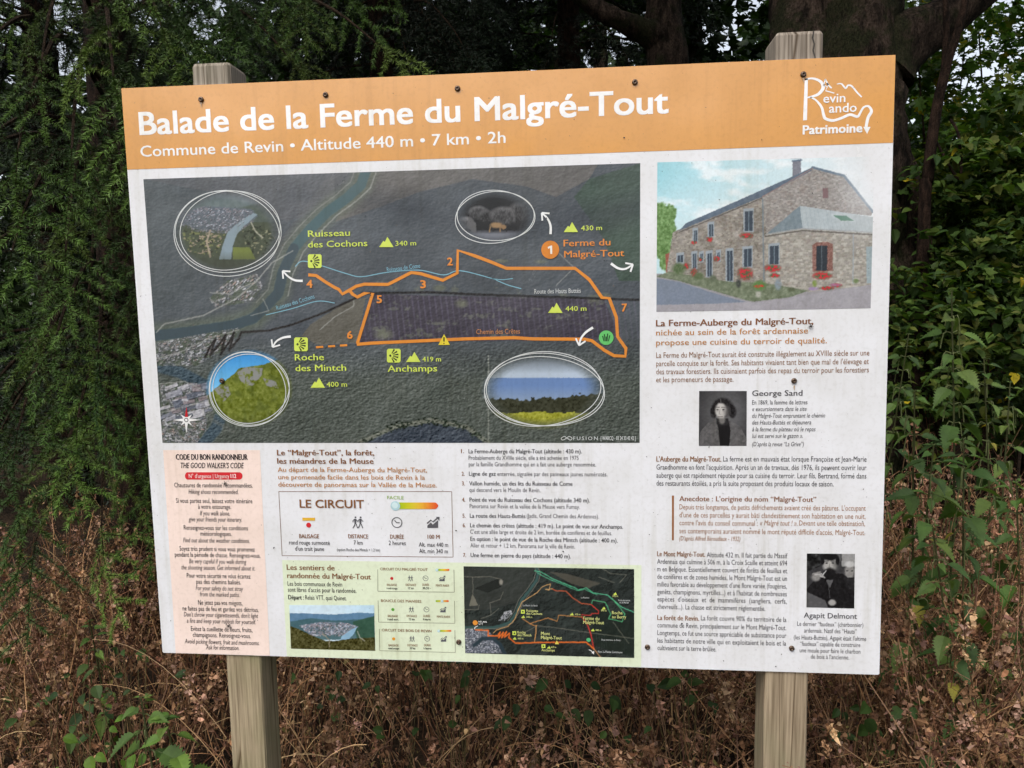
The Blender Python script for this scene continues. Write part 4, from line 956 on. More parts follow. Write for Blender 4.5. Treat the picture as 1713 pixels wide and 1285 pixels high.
letters('charcoal_burner_lettering', [T('Agapit Delmont', 1344.4, 1433.2, 1033.4, 8.4, (74, 72, 78), .014)] + [T(t, x0, x1, y, 6.9, G1, .0) for t, x0, x1, y in (
    ('Le dernier “faudeux” (charbonnier)', 1333.4, 1444, 1046.6), ('ardennais. Natif des “Hauts”', 1345, 1432.7, 1058), ("(les Hauts-Buttés), Agapit était l'ultime", 1327.7, 1449, 1069.3), ('“faudeux” capable de construire', 1338, 1439, 1080), ('une meule pour faire le charbon', 1337.5, 1439, 1091), ("de bois à l'ancienne.", 1356, 1420.4, 1101.6))], 2, groups=[1, 6])

# ---- two black and white portraits (plain stand-ins)
p = Pic([(1169.5, 654.2), (1249.2, 654.2), (1248.8, 746), (1169, 746)], 0.0011)
p.fill((104, 104, 106)); p.mix(1 - p.emask(1215, 690, 62, 70, .9), (44, 44, 46))
p.poly([(1169, 746), (1172, 722), (1184, 708), (1200, 702), (1222, 704), (1238, 714), (1248, 732), (1249, 746)], (92, 91, 92), 1, 22, 3)
p.poly([(1198, 700), (1218, 700), (1222, 720), (1220, 746), (1204, 746), (1202, 720)], (24, 24, 26)); p.ell(1209, 707, 13, 6, (40, 40, 42), 1, .4)
m = p.emask(1209, 682, 20, 18, .25); p.mix(m, (30, 29, 31)); p.I += (m * (p.n(2.2, 4, 3) - .5) * .3)[..., None]
for x, rx in ((1194, 7), (1225, 8)):
    m = p.emask(x, 689, rx, 12, .35); p.mix(m, (30, 29, 31)); p.I += (m * (p.n(2.2, 9, 3) - .5) * .3)[..., None]
p.ell(1208, 702, 6, 9, (120, 118, 116), 1, .4)
p.ell(1206, 687, 11, 15.5, (194, 191, 188), 1, .3); p.mix(p.emask(1203, 684, 7, 9, .9) * .5, (204, 201, 198)); p.mix(p.emask(1216, 689, 8, 16, .9) * .85, (96, 94, 93)); p.mix(p.emask(1206, 702, 9, 5, .9) * .6, (110, 108, 106)); p.ell(1207, 671.5, 11, 4.5, (34, 33, 35), 1, .6)
p.line([(1205, 668), (1206, 674)], 1, (150, 148, 146), .6)
for x in (1200.5, 1210): p.ell(x, 685.5, 2.7, 1.5, (40, 38, 39), 1, .4); p.line([(x - 3.2, 681.8), (x + 3, 681.6)], 1.1, (70, 68, 68), .9); p.mix(p.emask(x, 688.5, 4, 2, .8) * .3, (120, 118, 116))
p.line([(1204.6, 685), (1203, 692.4), (1206, 693.4)], 1, (124, 122, 120), .8); p.line([(1201.8, 697.2), (1208.6, 697)], 1.3, (100, 94, 94), .9); p.mix(p.emask(1205, 700.5, 5, 1.6, .8) * .3, (120, 118, 116))
p.I += ((p.n(3, 44, 2) - .5) * .05)[..., None]
p.build('woman_portrait', 1)['label'] = 'black and white portrait of a dark haired woman in a cape'
p = Pic([(1349.7, 926), (1430, 926.7), (1429, 1018), (1349, 1016)], 0.0011)
p.fill((58, 58, 60)); p.poly([(1408, 926), (1430, 926), (1430, 948), (1408, 948)], (150, 150, 150)); p.poly([(1350, 926), (1376, 926), (1372, 948), (1350, 956)], (40, 41, 42), 1, 50, 5); p.poly([(1384, 926), (1406, 926), (1406, 940), (1384, 940)], (120, 120, 120), .6)
p.ell(1421, 956, 10, 15, (138, 136, 134), 1, .35); p.ell(1421, 944, 10, 6, (190, 190, 190), 1, .4); p.ell(1417, 955, 2, 1.2, (60, 60, 60)); p.ell(1425, 955, 2, 1.2, (60, 60, 60))
p.poly([(1349, 1017), (1350, 985), (1366, 966), (1384, 958), (1410, 960), (1428, 974), (1430, 1018)], (26, 26, 28), 1, 8, 4)
p.poly([(1410, 966), (1430, 966), (1430, 990), (1420, 985)], (36, 36, 38))
p.ell(1388, 944, 13.5, 17, (170, 168, 166), 1, .3); p.mix(p.emask(1385, 940, 8, 9, .9) * .5, (200, 197, 194)); p.mix(p.emask(1398, 945, 7, 15, .9) * .7, (84, 83, 82)); p.ell(1388, 931, 15, 8, (20, 20, 22), 1, .3); p.ell(1376, 938, 4, 9, (22, 22, 24), 1, .4); p.ell(1401, 938, 4, 9, (22, 22, 24), 1, .4)
p.ell(1388, 960, 12, 12, (24, 24, 26), 1, .3); p.ell(1389, 952.5, 5, 1.5, (40, 38, 38))
for x in (1383, 1393): p.ell(x, 942, 2.4, 1.4, (40, 40, 42)); p.line([(x - 3, 939), (x + 3, 939)], 1, (50, 50, 52))
p.line([(1388, 943), (1387, 949)], 1, (128, 126, 124))
p.ell(1365, 966, 9, 8, (138, 136, 134), 1, .4); p.I += ((p.n(2.6, 15, 2) - .5) * .10)[..., None]
for q in range(4): p.line([(1360 + q * 4, 960 + q * 1.2), (1372 + q * 2.4, 957 + q * 3)], 2.6, (184, 182, 180) if q % 2 else (142, 140, 138), .9)
p.line([(1376, 962), (1382, 955)], 1.6, (200, 200, 200)); p.poly([(1350, 990), (1380, 1004), (1386, 1017), (1349, 1017)], (84, 84, 86), 1, 10, 4)
p.ell(1392, 1008, 8, 6, (160, 158, 156), 1, .35); p.line([(1386, 980), (1388, 1000)], 1.2, (90, 90, 92), .7)
p.poly([(1382, 970), (1394, 970), (1388, 984)], (92, 92, 94))
p.build('man_portrait', 1)['label'] = 'black and white photograph of a bearded man raising his hand to his mouth'

# ---- dirt: fine specks and two dried smears
g = np.random.default_rng(11)
f = Flat()
for i in range(1500):
    x, y = g.uniform(205, 1495), g.uniform(95, 1128)
    q = U((x, y))
    if not (cor[3][0] + .005 < q[0] < cor[1][0] - .005 and cor[2][1] + .01 < q[1] < cor[0][1] - .01): continue
    if y < 700 and g.random() < .5: continue
    r_ = g.choice([.35, .5, .7, 1.0, 1.5], p=[.35, .33, .2, .09, .03])
    a = np.sort(g.uniform(0, 2 * np.pi, 6)); el = g.uniform(.5, 1.6); th = g.uniform(0, 3)
    X = np.cos(a) * r_ * el; Y = np.sin(a) * r_ / el
    f.add(np.c_[X * math.cos(th) - Y * math.sin(th), X * math.sin(th) + Y * math.cos(th)] * MPP + q, [list(range(6))], g.choice([40, 66, 96]) * np.array([1, .93, .85]))
tag(f.build('dirt_specks', 7), kind='stuff')
for x, y, r_ in ((378, 808, 5.5), (383, 1046, 5.2), (1355, 546, 4.6)):
    n_ = 90; a = g.uniform(0, 2 * np.pi, n_); d = np.abs(g.normal(0, .45, n_)) * r_ * MPP
    o_ = U((x, y)); V = []; Fc = []
    for i in range(n_):
        c = np.array([o_[0] + math.cos(a[i]) * d[i], -.003 - abs(g.normal(0, .0012)), o_[1] + math.sin(a[i]) * d[i]])
        dv = g.normal(0, 1, (3, 3)); dv /= np.linalg.norm(dv, axis=1)[:, None]
        V += list(c + dv * g.uniform(.0006, .0022)); Fc.append([3 * i, 3 * i + 1, 3 * i + 2])
    mk('dirt_smear', np.array(V), np.array(Fc), M_BUG, PANEL)

# ---- screws
def lathe(prof, n_=16):
    V = []; Fc = []
    for r_, y in prof:
        for i in range(n_):
            a = 2 * np.pi * i / n_; V.append((r_ * math.cos(a), y, r_ * math.sin(a)))
    for j in range(len(prof) - 1):
        for i in range(n_): Fc.append([j * n_ + i, j * n_ + (i + 1) % n_, (j + 1) * n_ + (i + 1) % n_, (j + 1) * n_ + i])
    return np.array(V), np.array(Fc)
sv, sf = lathe([(.0046, .003), (.0056, -.0012), (.0052, -.0026), (.0036, -.0038), (.0020, -.0040), (.0018, -.0020), (.0001, -.0018)])
screw0 = None
for x, y in ((337, 167), (545, 159), (765.5, 148.5), (1062, 138), (1343.5, 125), (372, 637), (1328, 637), (767.5, 1073.5), (1083, 1082), (1324, 1084)):
    q = U((x, y))
    if screw0 is None: o = screw0 = mk('screw', sv, sf, M_SCREW, BOARD, smooth=True)
    else: o = screw0.copy(); COL.objects.link(o); o.parent = BOARD
    o.location = (q[0], -0.0008, q[1])
# rust stains run down from two screws
for x, y in ((1328, 645), (337, 172), (1343, 131)): sym('rust_stain', 6, lambda F_: F_.path([(x, y), (x + .6, y + 8)], 2.4, (186, 160, 128), smooth=False, taper=[1, .2]))

# ---- the two posts
def post(px_l, px_r, top_px, m, name_label):
    """square post behind the panel; px: left and right edges of its front face at the given rows"""
    V = []; Fc = []
    (xl, yl), (xr, yr) = px_l, px_r
    Y0 = .0045
    a = at(xl, yl, Y0)[0]; b = at(xr, yr, Y0)[0]
    zt = at(*top_px, Y0)[2]
    d = b - a; bev = .004
    prof = [(a + bev, Y0), (b - bev, Y0), (b, Y0 + bev), (b, Y0 + d - bev), (b - bev, Y0 + d), (a + bev, Y0 + d), (a, Y0 + d - bev), (a, Y0 + bev)]
    cxp, cyp = (a + b) / 2, Y0 + d / 2
    zs = list(np.linspace(-.05, zt - .006, 30)) + [zt]
    gg = np.random.default_rng(int(xl))
    for i, z in enumerate(zs):
        s_ = 1 if z < zt - .001 else .93
        wob = gg.normal(0, .0004, (8, 2)) if i < 30 else np.zeros((8, 2))
        for (x, y), wv in zip(prof, wob): V.append((cxp + (x - cxp) * s_ + wv[0], cyp + (y - cyp) * s_ + abs(wv[1]), z))
    n_ = 8
    for j in range(len(zs) - 1):
        for i in range(n_): Fc.append([j * n_ + i, j * n_ + (i + 1) % n_, (j + 1) * n_ + (i + 1) % n_, (j + 1) * n_ + i])
    o = mk('wooden_post', np.array(V), [np.array(Fc), np.array([[(len(zs) - 1) * n_ + i for i in range(n_)]])], m, BOARD)
    o['label'] = name_label
    return a, b, d
print('postL', post((378, 1110), (437, 1110), (334, 106), M_POST_L, 'left post, greenish towards the ground'))
print('postR', post((1280, 1135), (1353, 1135), (1303, 54), M_POST_R, 'right post, grey and cracked at its top'))
for o in list(BOARD.children):
    if o.name.startswith('wooden_post') and 'right' in o['label']:
        q = np.array([at(x, y, .0045) for x, y in ((1361, 52), (1359, 64), (1362, 74), (1360, 84), (1363, 96), (1361, 108))]); ww = np.array([.0012, .0016, .0011, .0014, .0009, .0006])
        V = np.concatenate([q - np.c_[ww, ww * 0 + .0012, ww * 0], q + np.c_[ww, -(ww * 0 + .0012), ww * 0]])
        mk('crack', V, np.array([[i, i + 1, 7 + i, 6 + i] for i in range(5)]), M_BUG, o)
settle(BOARD)

# ================================================================== THE PLACE BEHIND THE BOARD
def unit(v): return v / (np.linalg.norm(v, axis=-1, keepdims=True) + 1e-9)

def frames(d, n):
    """rotation matrices whose columns are (side, along, up) for leaf directions d and rough up vectors n"""
    d = unit(d); s = unit(np.cross(d, n)); u = np.cross(s, d)
    return np.stack([s, d, u], -1)

def stamp(tv, tf, Rm, sc, pos):
    """copies of a small shape: returns vertices and faces"""
    tv = np.asarray(tv, float); N = len(pos); n = len(tv)
    sc = np.asarray(sc, float)
    if sc.ndim == 1: sc = sc[:, None]
    V = np.einsum('nij,nkj->nki', Rm, tv[None] * sc[:, None, :]) + pos[:, None, :]
    out = []
    for f in (tf if isinstance(tf, list) else [tf]):
        f = np.asarray(f)
        out.append((f[None] + (np.arange(N) * n)[:, None, None]).reshape(-1, f.shape[1]))
    return V.reshape(-1, 3), out

class Heap:
    """collects shapes into one mesh with a colour per vertex"""
    def __init__(s): s.V = []; s.F = {}; s.C = []; s.n = 0
    def add(s, V, faces, col):
        V = np.asarray(V, float)
        for f in (faces if isinstance(faces, list) else [faces]):
            f = np.asarray(f)
            if len(f): s.F.setdefault(f.shape[1], []).append(f + s.n)
        s.V.append(V); c = np.asarray(col, float)
        s.C.append(np.broadcast_to(c, (len(V), 3)) if c.ndim == 1 else c); s.n += len(V)
    def build(s, name, m, parent=None, smooth=False):
        return mk(name, np.concatenate(s.V), [np.concatenate(v) for v in s.F.values()], m, parent, np.concatenate(s.C), smooth)

def tubes(P, r, sides=4):
    """P (N, n, 3) centre lines, r (N, n) radii"""
    P = np.asarray(P, float); N, n, _ = P.shape
    r = np.broadcast_to(np.asarray(r, float), (N, n))
    t = unit(np.gradient(P, axis=1))
    ref = np.where(np.abs(t[..., 2:3]) > .9, np.array([1., 0, 0]), np.array([0, 0, 1.]))
    a = unit(np.cross(t, ref)); b = np.cross(t, a)
    th = np.linspace(0, 2 * np.pi, sides, endpoint=False)
    V = P[:, :, None] + r[..., None, None] * (np.cos(th)[:, None] * a[:, :, None] + np.sin(th)[:, None] * b[:, :, None])
    i = np.arange(N * n * sides).reshape(N, n, sides)
    j = np.roll(i, -1, 2)
    Fc = np.stack([i[:, :-1], j[:, :-1], j[:, 1:], i[:, 1:]], -1).reshape(-1, 4)
    return V.reshape(-1, 3), Fc

def curve(P, n=12):
    """smooth line through a few points"""
    P = np.asarray(P, float); m = len(P)
    t = np.linspace(0, m - 1, n); i = np.minimum(t.astype(int), m - 2); f = (t - i)[:, None]
    g = lambda k: P[np.clip(k, 0, m - 1)]
    p0, p1, p2, p3 = g(i - 1), g(i), g(i + 1), g(i + 2)
    return .5 * (2 * p1 + (p2 - p0) * f + (2 * p0 - 5 * p1 + 4 * p2 - p3) * f * f + (3 * p1 - p0 - 3 * p2 + p3) * f ** 3)

def limb(pts, r0, r1, seed=0, n=24, sides=14, rough=.12, flare=0):
    """a knotty trunk or limb with an uneven surface"""
    P = curve(pts, n); g = np.random.default_rng(seed)
    rr = np.interp(np.linspace(0, 1, n), np.linspace(0, 1, len(np.atleast_1d(r1)) + 1), [r0] + list(np.atleast_1d(r1)))
    V, Fc = tubes(P[None], rr[None], sides)
    C = np.repeat(P, sides, 0); d = V - C
    k = fbm(np.tile(np.arange(sides), n) * .9 + seed, np.repeat(np.arange(n), sides) * .5, seed, 3) - .5
    k2 = np.cos(np.tile(np.arange(sides), n) * 2 * np.pi / sides * 3 + seed) * .06
    return C + d * (1 + (k * 2.4 * rough + k2)[:, None]), Fc

ground_h = lambda x, y: .03 * np.sin(x * 1.7 + y) + .05 * np.clip(y, 0, 4)

# ---- ground: one sheet of leaf litter to the horizon
gx_ = np.concatenate([np.linspace(-60, -6, 10), np.linspace(-5, 5, 60), np.linspace(6, 60, 10)])
gy_ = np.concatenate([np.linspace(-60, -3, 10), np.linspace(-2, 6, 60), np.linspace(7, 60, 10)])
A_, B_ = np.meshgrid(gx_, gy_)
Zg = ground_h(A_, B_) + .03 * (fbm(A_ * 3, B_ * 3, 5) - .5)
ii = np.arange(A_.size).reshape(A_.shape)
m, t, n = newmat('leaf_litter', .95, .1)
q1 = noise(t, 7, 8); q2 = noise(t, 60, 6)
c = ramp(t, q1.outputs['Fac'], [(.35, (.016, .012, .008)), (.65, (.05, .034, .022))]).outputs[0]
c = mixc(t, c, ramp(t, q2.outputs['Fac'], [(.3, (.5, .5, .5)), (.7, (1.3, 1.25, 1.2))]).outputs[0])
t.links.new(c, n.inputs['Base Color']); bump(t, n, q2.outputs['Fac'], .8, .03)
tag(mk('ground', np.stack([A_, B_, Zg], -1).reshape(-1, 3), np.stack([ii[:-1, :-1], ii[:-1, 1:], ii[1:, 1:], ii[1:, :-1]], -1).reshape(-1, 4), m, smooth=True), kind='structure')

# ---- leaf shapes (x side, y along, z up), unit length
def folded(pts, lift=.12, droop=.15):
    """a leaf outline, half of it given, folded along the midrib"""
    pts = np.asarray(pts, float)
    mid = np.c_[np.zeros(len(pts)), pts[:, 1], -droop * pts[:, 1] ** 2]
    Rt = np.c_[pts[:, 0], pts[:, 1], lift * pts[:, 0] * 2 - droop * pts[:, 1] ** 2]
    Lf = Rt * np.array([-1, 1, 1])
    V = np.concatenate([mid, Rt, Lf]); k = len(pts)
    Fq = []
    for i in range(k - 1):
        Fq.append([i, k + i, k + i + 1, i + 1]); Fq.append([i, i + 1, 2 * k + i + 1, 2 * k + i])
    return V, np.array(Fq)
OVATE = folded([(.02, 0), (.24, .1), (.36, .34), (.30, .62), (.12, .88), (.0, 1.02)], .16, .28)
LOBED = folded([(.03, 0), (.34, -.10), (.24, .14), (.56, .40), (.22, .46), (.30, .78), (.09, .74), (.0, 1.05)], .16, .3)
_np = [(.015, 0)]
for i in range(9):
    u = .04 + i * .1; wv = .30 * math.sin(math.pi * min(1, (u + .10)) ** .72) ** .9 * (1 - .35 * u)
    _np += [(wv * .82, u + .02), (wv * 1.14, u + .085)]
_np += [(.03, .95), (0, 1.0)]
NETTLE = folded(_np, .18, .28)
ROUND = folded([(.02, 0), (.34, .08), (.44, .38), (.34, .72), (.12, .93), (0, .97)], .08, .18)
CARD = (np.array([(0, 0, 0), (.34, .45, .06), (0, 1, -.12), (-.34, .45, .06)]), np.array([[0, 1, 2, 3]]))

def palette(g, N, cols, jitter=.18):
    c = lin(np.array(cols))[g.integers(0, len(cols), N)]
    return c * g.uniform(1 - jitter, 1 + jitter, (N, 1)) * g.uniform(.93, 1.07, (N, 3))

def leaves(heap, shape, pos, d, up, size, cols):
    V, Fc = stamp(shape[0], shape[1], frames(d, up), size, pos)
    heap.add(V, Fc, np.repeat(cols, len(shape[0]), 0))

# ---- spruce: needles on shoots, shoots on hanging branches
def needle_spray(g, L, nlat, dens, nl, nw, lr=(.62, .42)):
    """one flat spray of shoots along +y, hanging; returns needle triangles and shoot lines"""
    lines = []
    main = curve([(0, 0, 0), (0, L * .5, -.03 * L), (0, L, -.22 * L)], 7)
    lines.append(main)
    for i in range(nlat):
        u = .12 + .8 * i / nlat; k = min(int(u * 6), 5); p0 = main[k] + (main[k + 1] - main[k]) * (u * 6 - k)
        sd_ = 1 if i % 2 else -1; l = L * (lr[0] - lr[1] * u) * g.uniform(.75, 1.15)
        a = R(g.uniform(42, 62)); dv = np.array([sd_ * math.sin(a), math.cos(a), -.1])
        e = p0 + dv * l + np.array([0, 0, -.30 * l])
        lines.append(curve([p0, p0 + dv * l * .55 + np.array([0, 0, -.05 * l]), e], 7))
    lines = np.array(lines)
    pos = []; dr = []
    for ln in lines:
        seg = np.linalg.norm(np.diff(ln, axis=0), axis=1).sum(); m_ = int(seg * dens)
        t_ = np.sort(g.uniform(0, 6, m_)); k = np.minimum(t_.astype(int), 5)
        p = ln[k] + (ln[k + 1] - ln[k]) * (t_ - k)[:, None]
        tg = unit(ln[k + 1] - ln[k])
        a = unit(np.cross(tg, np.array([0, 0, 1.]))); b = np.cross(a, tg)
        th = g.uniform(-.35 * np.pi, 1.35 * np.pi, m_)
        side = np.cos(th)[:, None] * a + np.sin(th)[:, None] * b
        f_ = g.uniform(.25, .65, m_)[:, None]
        pos.append(p); dr.append(unit(side * (1 - f_ * .5) + tg * f_ * 1.1))
    pos = np.concatenate(pos); dr = np.concatenate(dr); m_ = len(pos)
    w_ = unit(np.cross(dr, g.normal(0, 1, (m_, 3)))) * nw / 2
    ll = nl * g.uniform(.7, 1.15, m_)[:, None]
    V = np.stack([pos - w_, pos + w_, pos + dr * ll + w_ * .25], 1).reshape(-1, 3)
    return V, lines

def hanging_branch(g, tip, base, lift):
    tip = np.asarray(tip, float); base = np.asarray(base, float)
    mid = base * .45 + tip * .55 + np.array([0, 0, lift]); q = base * .15 + tip * .85 + np.array([0, 0, lift * .55])
    return curve([base, mid, q, tip], 16)

def spruce(name, label, base, trunk_pts, r0, r1, tips, sprays, seed, cols, gap=.085, scale=(.75, 1.2), group=None, s0_=.2, upper=(), upper_sprays=()):
    g = np.random.default_rng(seed)
    root = thing(name, label, 'tree', base, group)
    V, Fc = limb(trunk_pts, r0, r1, seed)
    mk('trunk', V, Fc, M_BARK_RED, root, smooth=True)
    Hn = Heap(); lines = []; shoots = []
    tp = np.asarray(trunk_pts, float)
    n_low = len(tips); low = []
    for k_tip, tip in enumerate(list(tips) + list(upper)):
        tip = np.asarray(tip, float)
        zb = tip[2] + g.uniform(.15, .55)
        k = np.clip((zb - tp[0, 2]) / (tp[-1, 2] - tp[0, 2]), 0, 1)
        bs = tp[0] + (tp[-1] - tp[0]) * k
        br = hanging_branch(g, tip, bs, g.uniform(.12, .3)); lines.append(br)
        seg = np.linalg.norm(np.diff(br, axis=0), axis=1); L = seg.sum(); cum = np.r_[0, np.cumsum(seg)]
        nsp = max(3, int(L * (1 - s0_) / gap))
        for j in range(nsp):
            s_ = L * (s0_ + (1 - s0_) * j / (nsp - 1)) if nsp > 1 else L
            k = min(np.searchsorted(cum, s_) - 1, len(seg) - 1); k = max(k, 0)
            p = br[k] + (br[k + 1] - br[k]) * ((s_ - cum[k]) / seg[k])
            tg = unit(br[k + 1] - br[k])
            sdv = unit(np.cross(tg, np.array([0, 0, 1.]))) * (1 if j % 2 else -1)
            last = j >= nsp - 1
            d = unit(tg + np.array([.15, -.15, -g.uniform(0, .35)])) if last else unit(tg * g.uniform(.4, .8) + sdv * g.uniform(.3, .8) + np.array([.1, -.2, -g.uniform(.05, .65)]))
            low.append(k_tip < n_low)
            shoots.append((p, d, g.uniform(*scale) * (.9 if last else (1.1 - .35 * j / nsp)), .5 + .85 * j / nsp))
    P = np.array([s_[0] for s_ in shoots]); D = np.array([s_[1] for s_ in shoots]); Sc = np.array([s_[2] for s_ in shoots]); tone = np.array([s_[3] for s_ in shoots])   # young tips lighter, older sprays darker, which also paints shade into the gaps
    up = np.array([0, -.75, .8]) + g.normal(0, .3, (len(P), 3))
    Rm = frames(D, up)
    low = np.array(low); which = np.where(low, g.integers(0, len(sprays), len(P)), len(sprays) + g.integers(0, max(1, len(upper_sprays)), len(P))); LV = []
    Sc = np.where(low, Sc, Sc * 1.3); sprays = list(sprays) + list(upper_sprays)
    for w_, (sv_, sl_) in enumerate(sprays):
        k = which == w_
        if not k.any(): continue
        V, _ = stamp(sv_, np.zeros((0, 3), int), Rm[k], Sc[k], P[k])
        Fc = np.arange(len(V)).reshape(-1, 3)
        nsv = len(sv_)
        c = palette(g, k.sum(), cols, .25) * tone[k][:, None]
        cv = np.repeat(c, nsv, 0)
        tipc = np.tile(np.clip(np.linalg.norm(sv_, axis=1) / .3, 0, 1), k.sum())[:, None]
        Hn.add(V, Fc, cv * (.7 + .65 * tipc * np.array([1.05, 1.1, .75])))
        lv = np.einsum('nij,nlpj->nlpi', Rm[k], sl_[None] * Sc[k][:, None, None, None]) + P[k][:, None, None, :]
        LV.append(lv.reshape(-1, sl_.shape[1], 3))
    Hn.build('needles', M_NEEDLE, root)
    Hb = Heap()
    n_ = len(lines)
    V, Fc = tubes(np.array(lines), np.linspace(.011, .0025, 16)[None].repeat(n_, 0), 5); Hb.add(V, Fc, (.05, .03, .02))
    LV = np.concatenate(LV); V, Fc = tubes(LV[:, ::2], np.linspace(.0018, .0009, LV[:, ::2].shape[1])[None].repeat(len(LV), 0), 3); Hb.add(V, Fc, (.05, .03, .02))
    Hb.build('branches', M_TWIG, root)
    return settle(root)

g = np.random.default_rng(5)
SP_NEAR = [needle_spray(g, .42, 8, 1250, .0195, .0023, (.52, .32)) for _ in range(5)]
SP_FAR = [needle_spray(g, .30, 9, 330, .024, .0046) for _ in range(3)]

def far_tips(cx, cy, z0, z1, rad, N, g):
    out = []
    for _ in range(N):
        a = g.uniform(0, 2 * np.pi); z = g.uniform(z0, z1); r_ = rad * (1 - .45 * (z - z0) / (z1 - z0)) * g.uniform(.6, 1)
        out.append((cx + math.cos(a) * r_, cy + math.sin(a) * r_, z))
    return out
tips = []
for py in np.linspace(-40, 930, 6):                  # the hanging side towards the board
    for px in np.linspace(-100, 190, 2):
        x, y = px + g.uniform(-45, 45), py + g.uniform(-50, 50)
        if y > 800 and x > 190: continue
        tips.append(at(x, y, g.uniform(.16, .7) + (.28 if x > 90 and y > 60 else 0)))
for x, y in ((205, 300), (95, 560), (225, 470), (130, 700), (60, 905), (235, 770), (165, 590), (20, 420), (110, 420), (250, 640), (30, 720), (170, 880), (120, 250), (30, 250), (70, 100), (190, 130)):
    tips.append(at(x, y, g.uniform(.25, .5) + (.15 if x > 200 else 0)))   # the boughs that catch the light
for _ in range(3):                                    # further in
    tips.append(at(g.uniform(-150, 330), g.uniform(-80, 860), g.uniform(.8, 1.4)))
for px in np.linspace(240, 600, 7):                   # branches reaching over the board's top edge
    tips.append(at(px + g.uniform(-30, 30), g.uniform(-60, 150), g.uniform(.7, 1.3)))
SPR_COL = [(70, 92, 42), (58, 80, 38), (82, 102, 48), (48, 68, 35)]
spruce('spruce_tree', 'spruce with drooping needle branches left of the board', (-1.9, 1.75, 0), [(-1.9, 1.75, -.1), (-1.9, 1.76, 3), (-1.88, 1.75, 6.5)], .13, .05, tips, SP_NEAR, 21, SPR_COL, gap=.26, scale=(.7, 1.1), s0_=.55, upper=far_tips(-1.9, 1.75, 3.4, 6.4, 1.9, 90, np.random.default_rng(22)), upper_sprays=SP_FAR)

for nm, lb, cx, cy, N, z0, z1, rad, sd_ in (
        ('spruce_tree', 'dark spruce behind the left end of the orange header', -1.35, 4.3, 130, .4, 6.2, 1.5, 31),
        ('spruce_tree', 'dark spruce behind the middle of the board, between the old trunk and the drooping spruce', .05, 5.2, 130, .5, 6.5, 1.5, 32),
        ('spruce_tree', 'dark spruce deep in the shade at the far left edge', -3.6, 3.6, 130, .2, 6.5, 1.7, 33)):
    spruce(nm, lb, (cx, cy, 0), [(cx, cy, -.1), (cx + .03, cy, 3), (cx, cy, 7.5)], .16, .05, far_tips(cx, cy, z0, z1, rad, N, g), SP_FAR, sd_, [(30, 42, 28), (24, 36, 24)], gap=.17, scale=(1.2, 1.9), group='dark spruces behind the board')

# ---- broadleaved trees and shrubs
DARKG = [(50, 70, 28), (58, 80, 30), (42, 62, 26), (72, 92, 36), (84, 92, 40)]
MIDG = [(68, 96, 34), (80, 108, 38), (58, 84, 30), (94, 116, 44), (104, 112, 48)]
def crown(heap, g, centres, rads, per, size, cols, shape=CARD, yellow=0.0, flat=.66):
    """leaves in loose layered sprays spread through the given blobs"""
    for c, r_ in zip(np.asarray(centres, float), rads):
        nc = max(3, int(per / 14))
        cc = unit(g.normal(0, 1, (nc, 3))) * (g.uniform(.15, 1, (nc, 1)) ** .5) * np.array([1, 1, .75]) * r_ + c
        for q in cc:
            m_ = g.integers(9, 20); a = g.uniform(0, 2 * np.pi)
            ax = np.array([math.cos(a), math.sin(a), g.uniform(-.35, .2)])
            u = g.uniform(-.5, .5, m_)
            p = q + ax * (u * r_ * .8)[:, None] + g.normal(0, .06 * r_ + size * .4, (m_, 3)) * np.array([1, 1, .45])
            d = unit(ax * .5 + g.normal(0, .8, (m_, 3)) * np.array([1, 1, .4]) + np.array([0, 0, -.1]))
            up = unit(np.array([0, -.25, 1.]) + g.normal(0, 1 - flat, (m_, 3)))
            co = palette(g, m_, cols)
            if yellow:
                k = g.random(m_) < yellow; co[k] = lin((188, 168, 40)) * g.uniform(.5, 1.1, (k.sum(), 1))
            leaves(heap, shape, p, d, up, size * g.uniform(.6, 1.25, m_), co)

def tree(name, label, base, limbs, blobs, per, size, cols, seed, shape=CARD, m=M_BARK, yellow=0, group=None, cat='tree', crown_name='crown', flat=.66, sides=14, rough=.12):
    g = np.random.default_rng(seed)
    root = thing(name, label, cat, base, group)
    for i, (pts, a, b) in enumerate(limbs):
        V, Fc = limb(pts, a, b, seed + i, sides=sides, n=30 if i == 0 else 22, rough=rough)
        mk('trunk' if i == 0 else 'limb', V, Fc, m, root, smooth=True)
    if blobs:
        Hc = Heap(); crown(Hc, g, [b[:3] for b in blobs], [b[3] for b in blobs], per, size, cols, shape, yellow, flat)
        Hc.build(crown_name, M_LEAF, root)
    return settle(root)

def blobs_px(spec, g, N, r_):
    """N crown blobs inside a box of pixels and depths"""
    x0, x1, y0, y1, Y0, Y1 = spec
    return [(*at(g.uniform(x0, x1), g.uniform(y0, y1), g.uniform(Y0, Y1)), g.uniform(*r_)) for _ in range(N)]

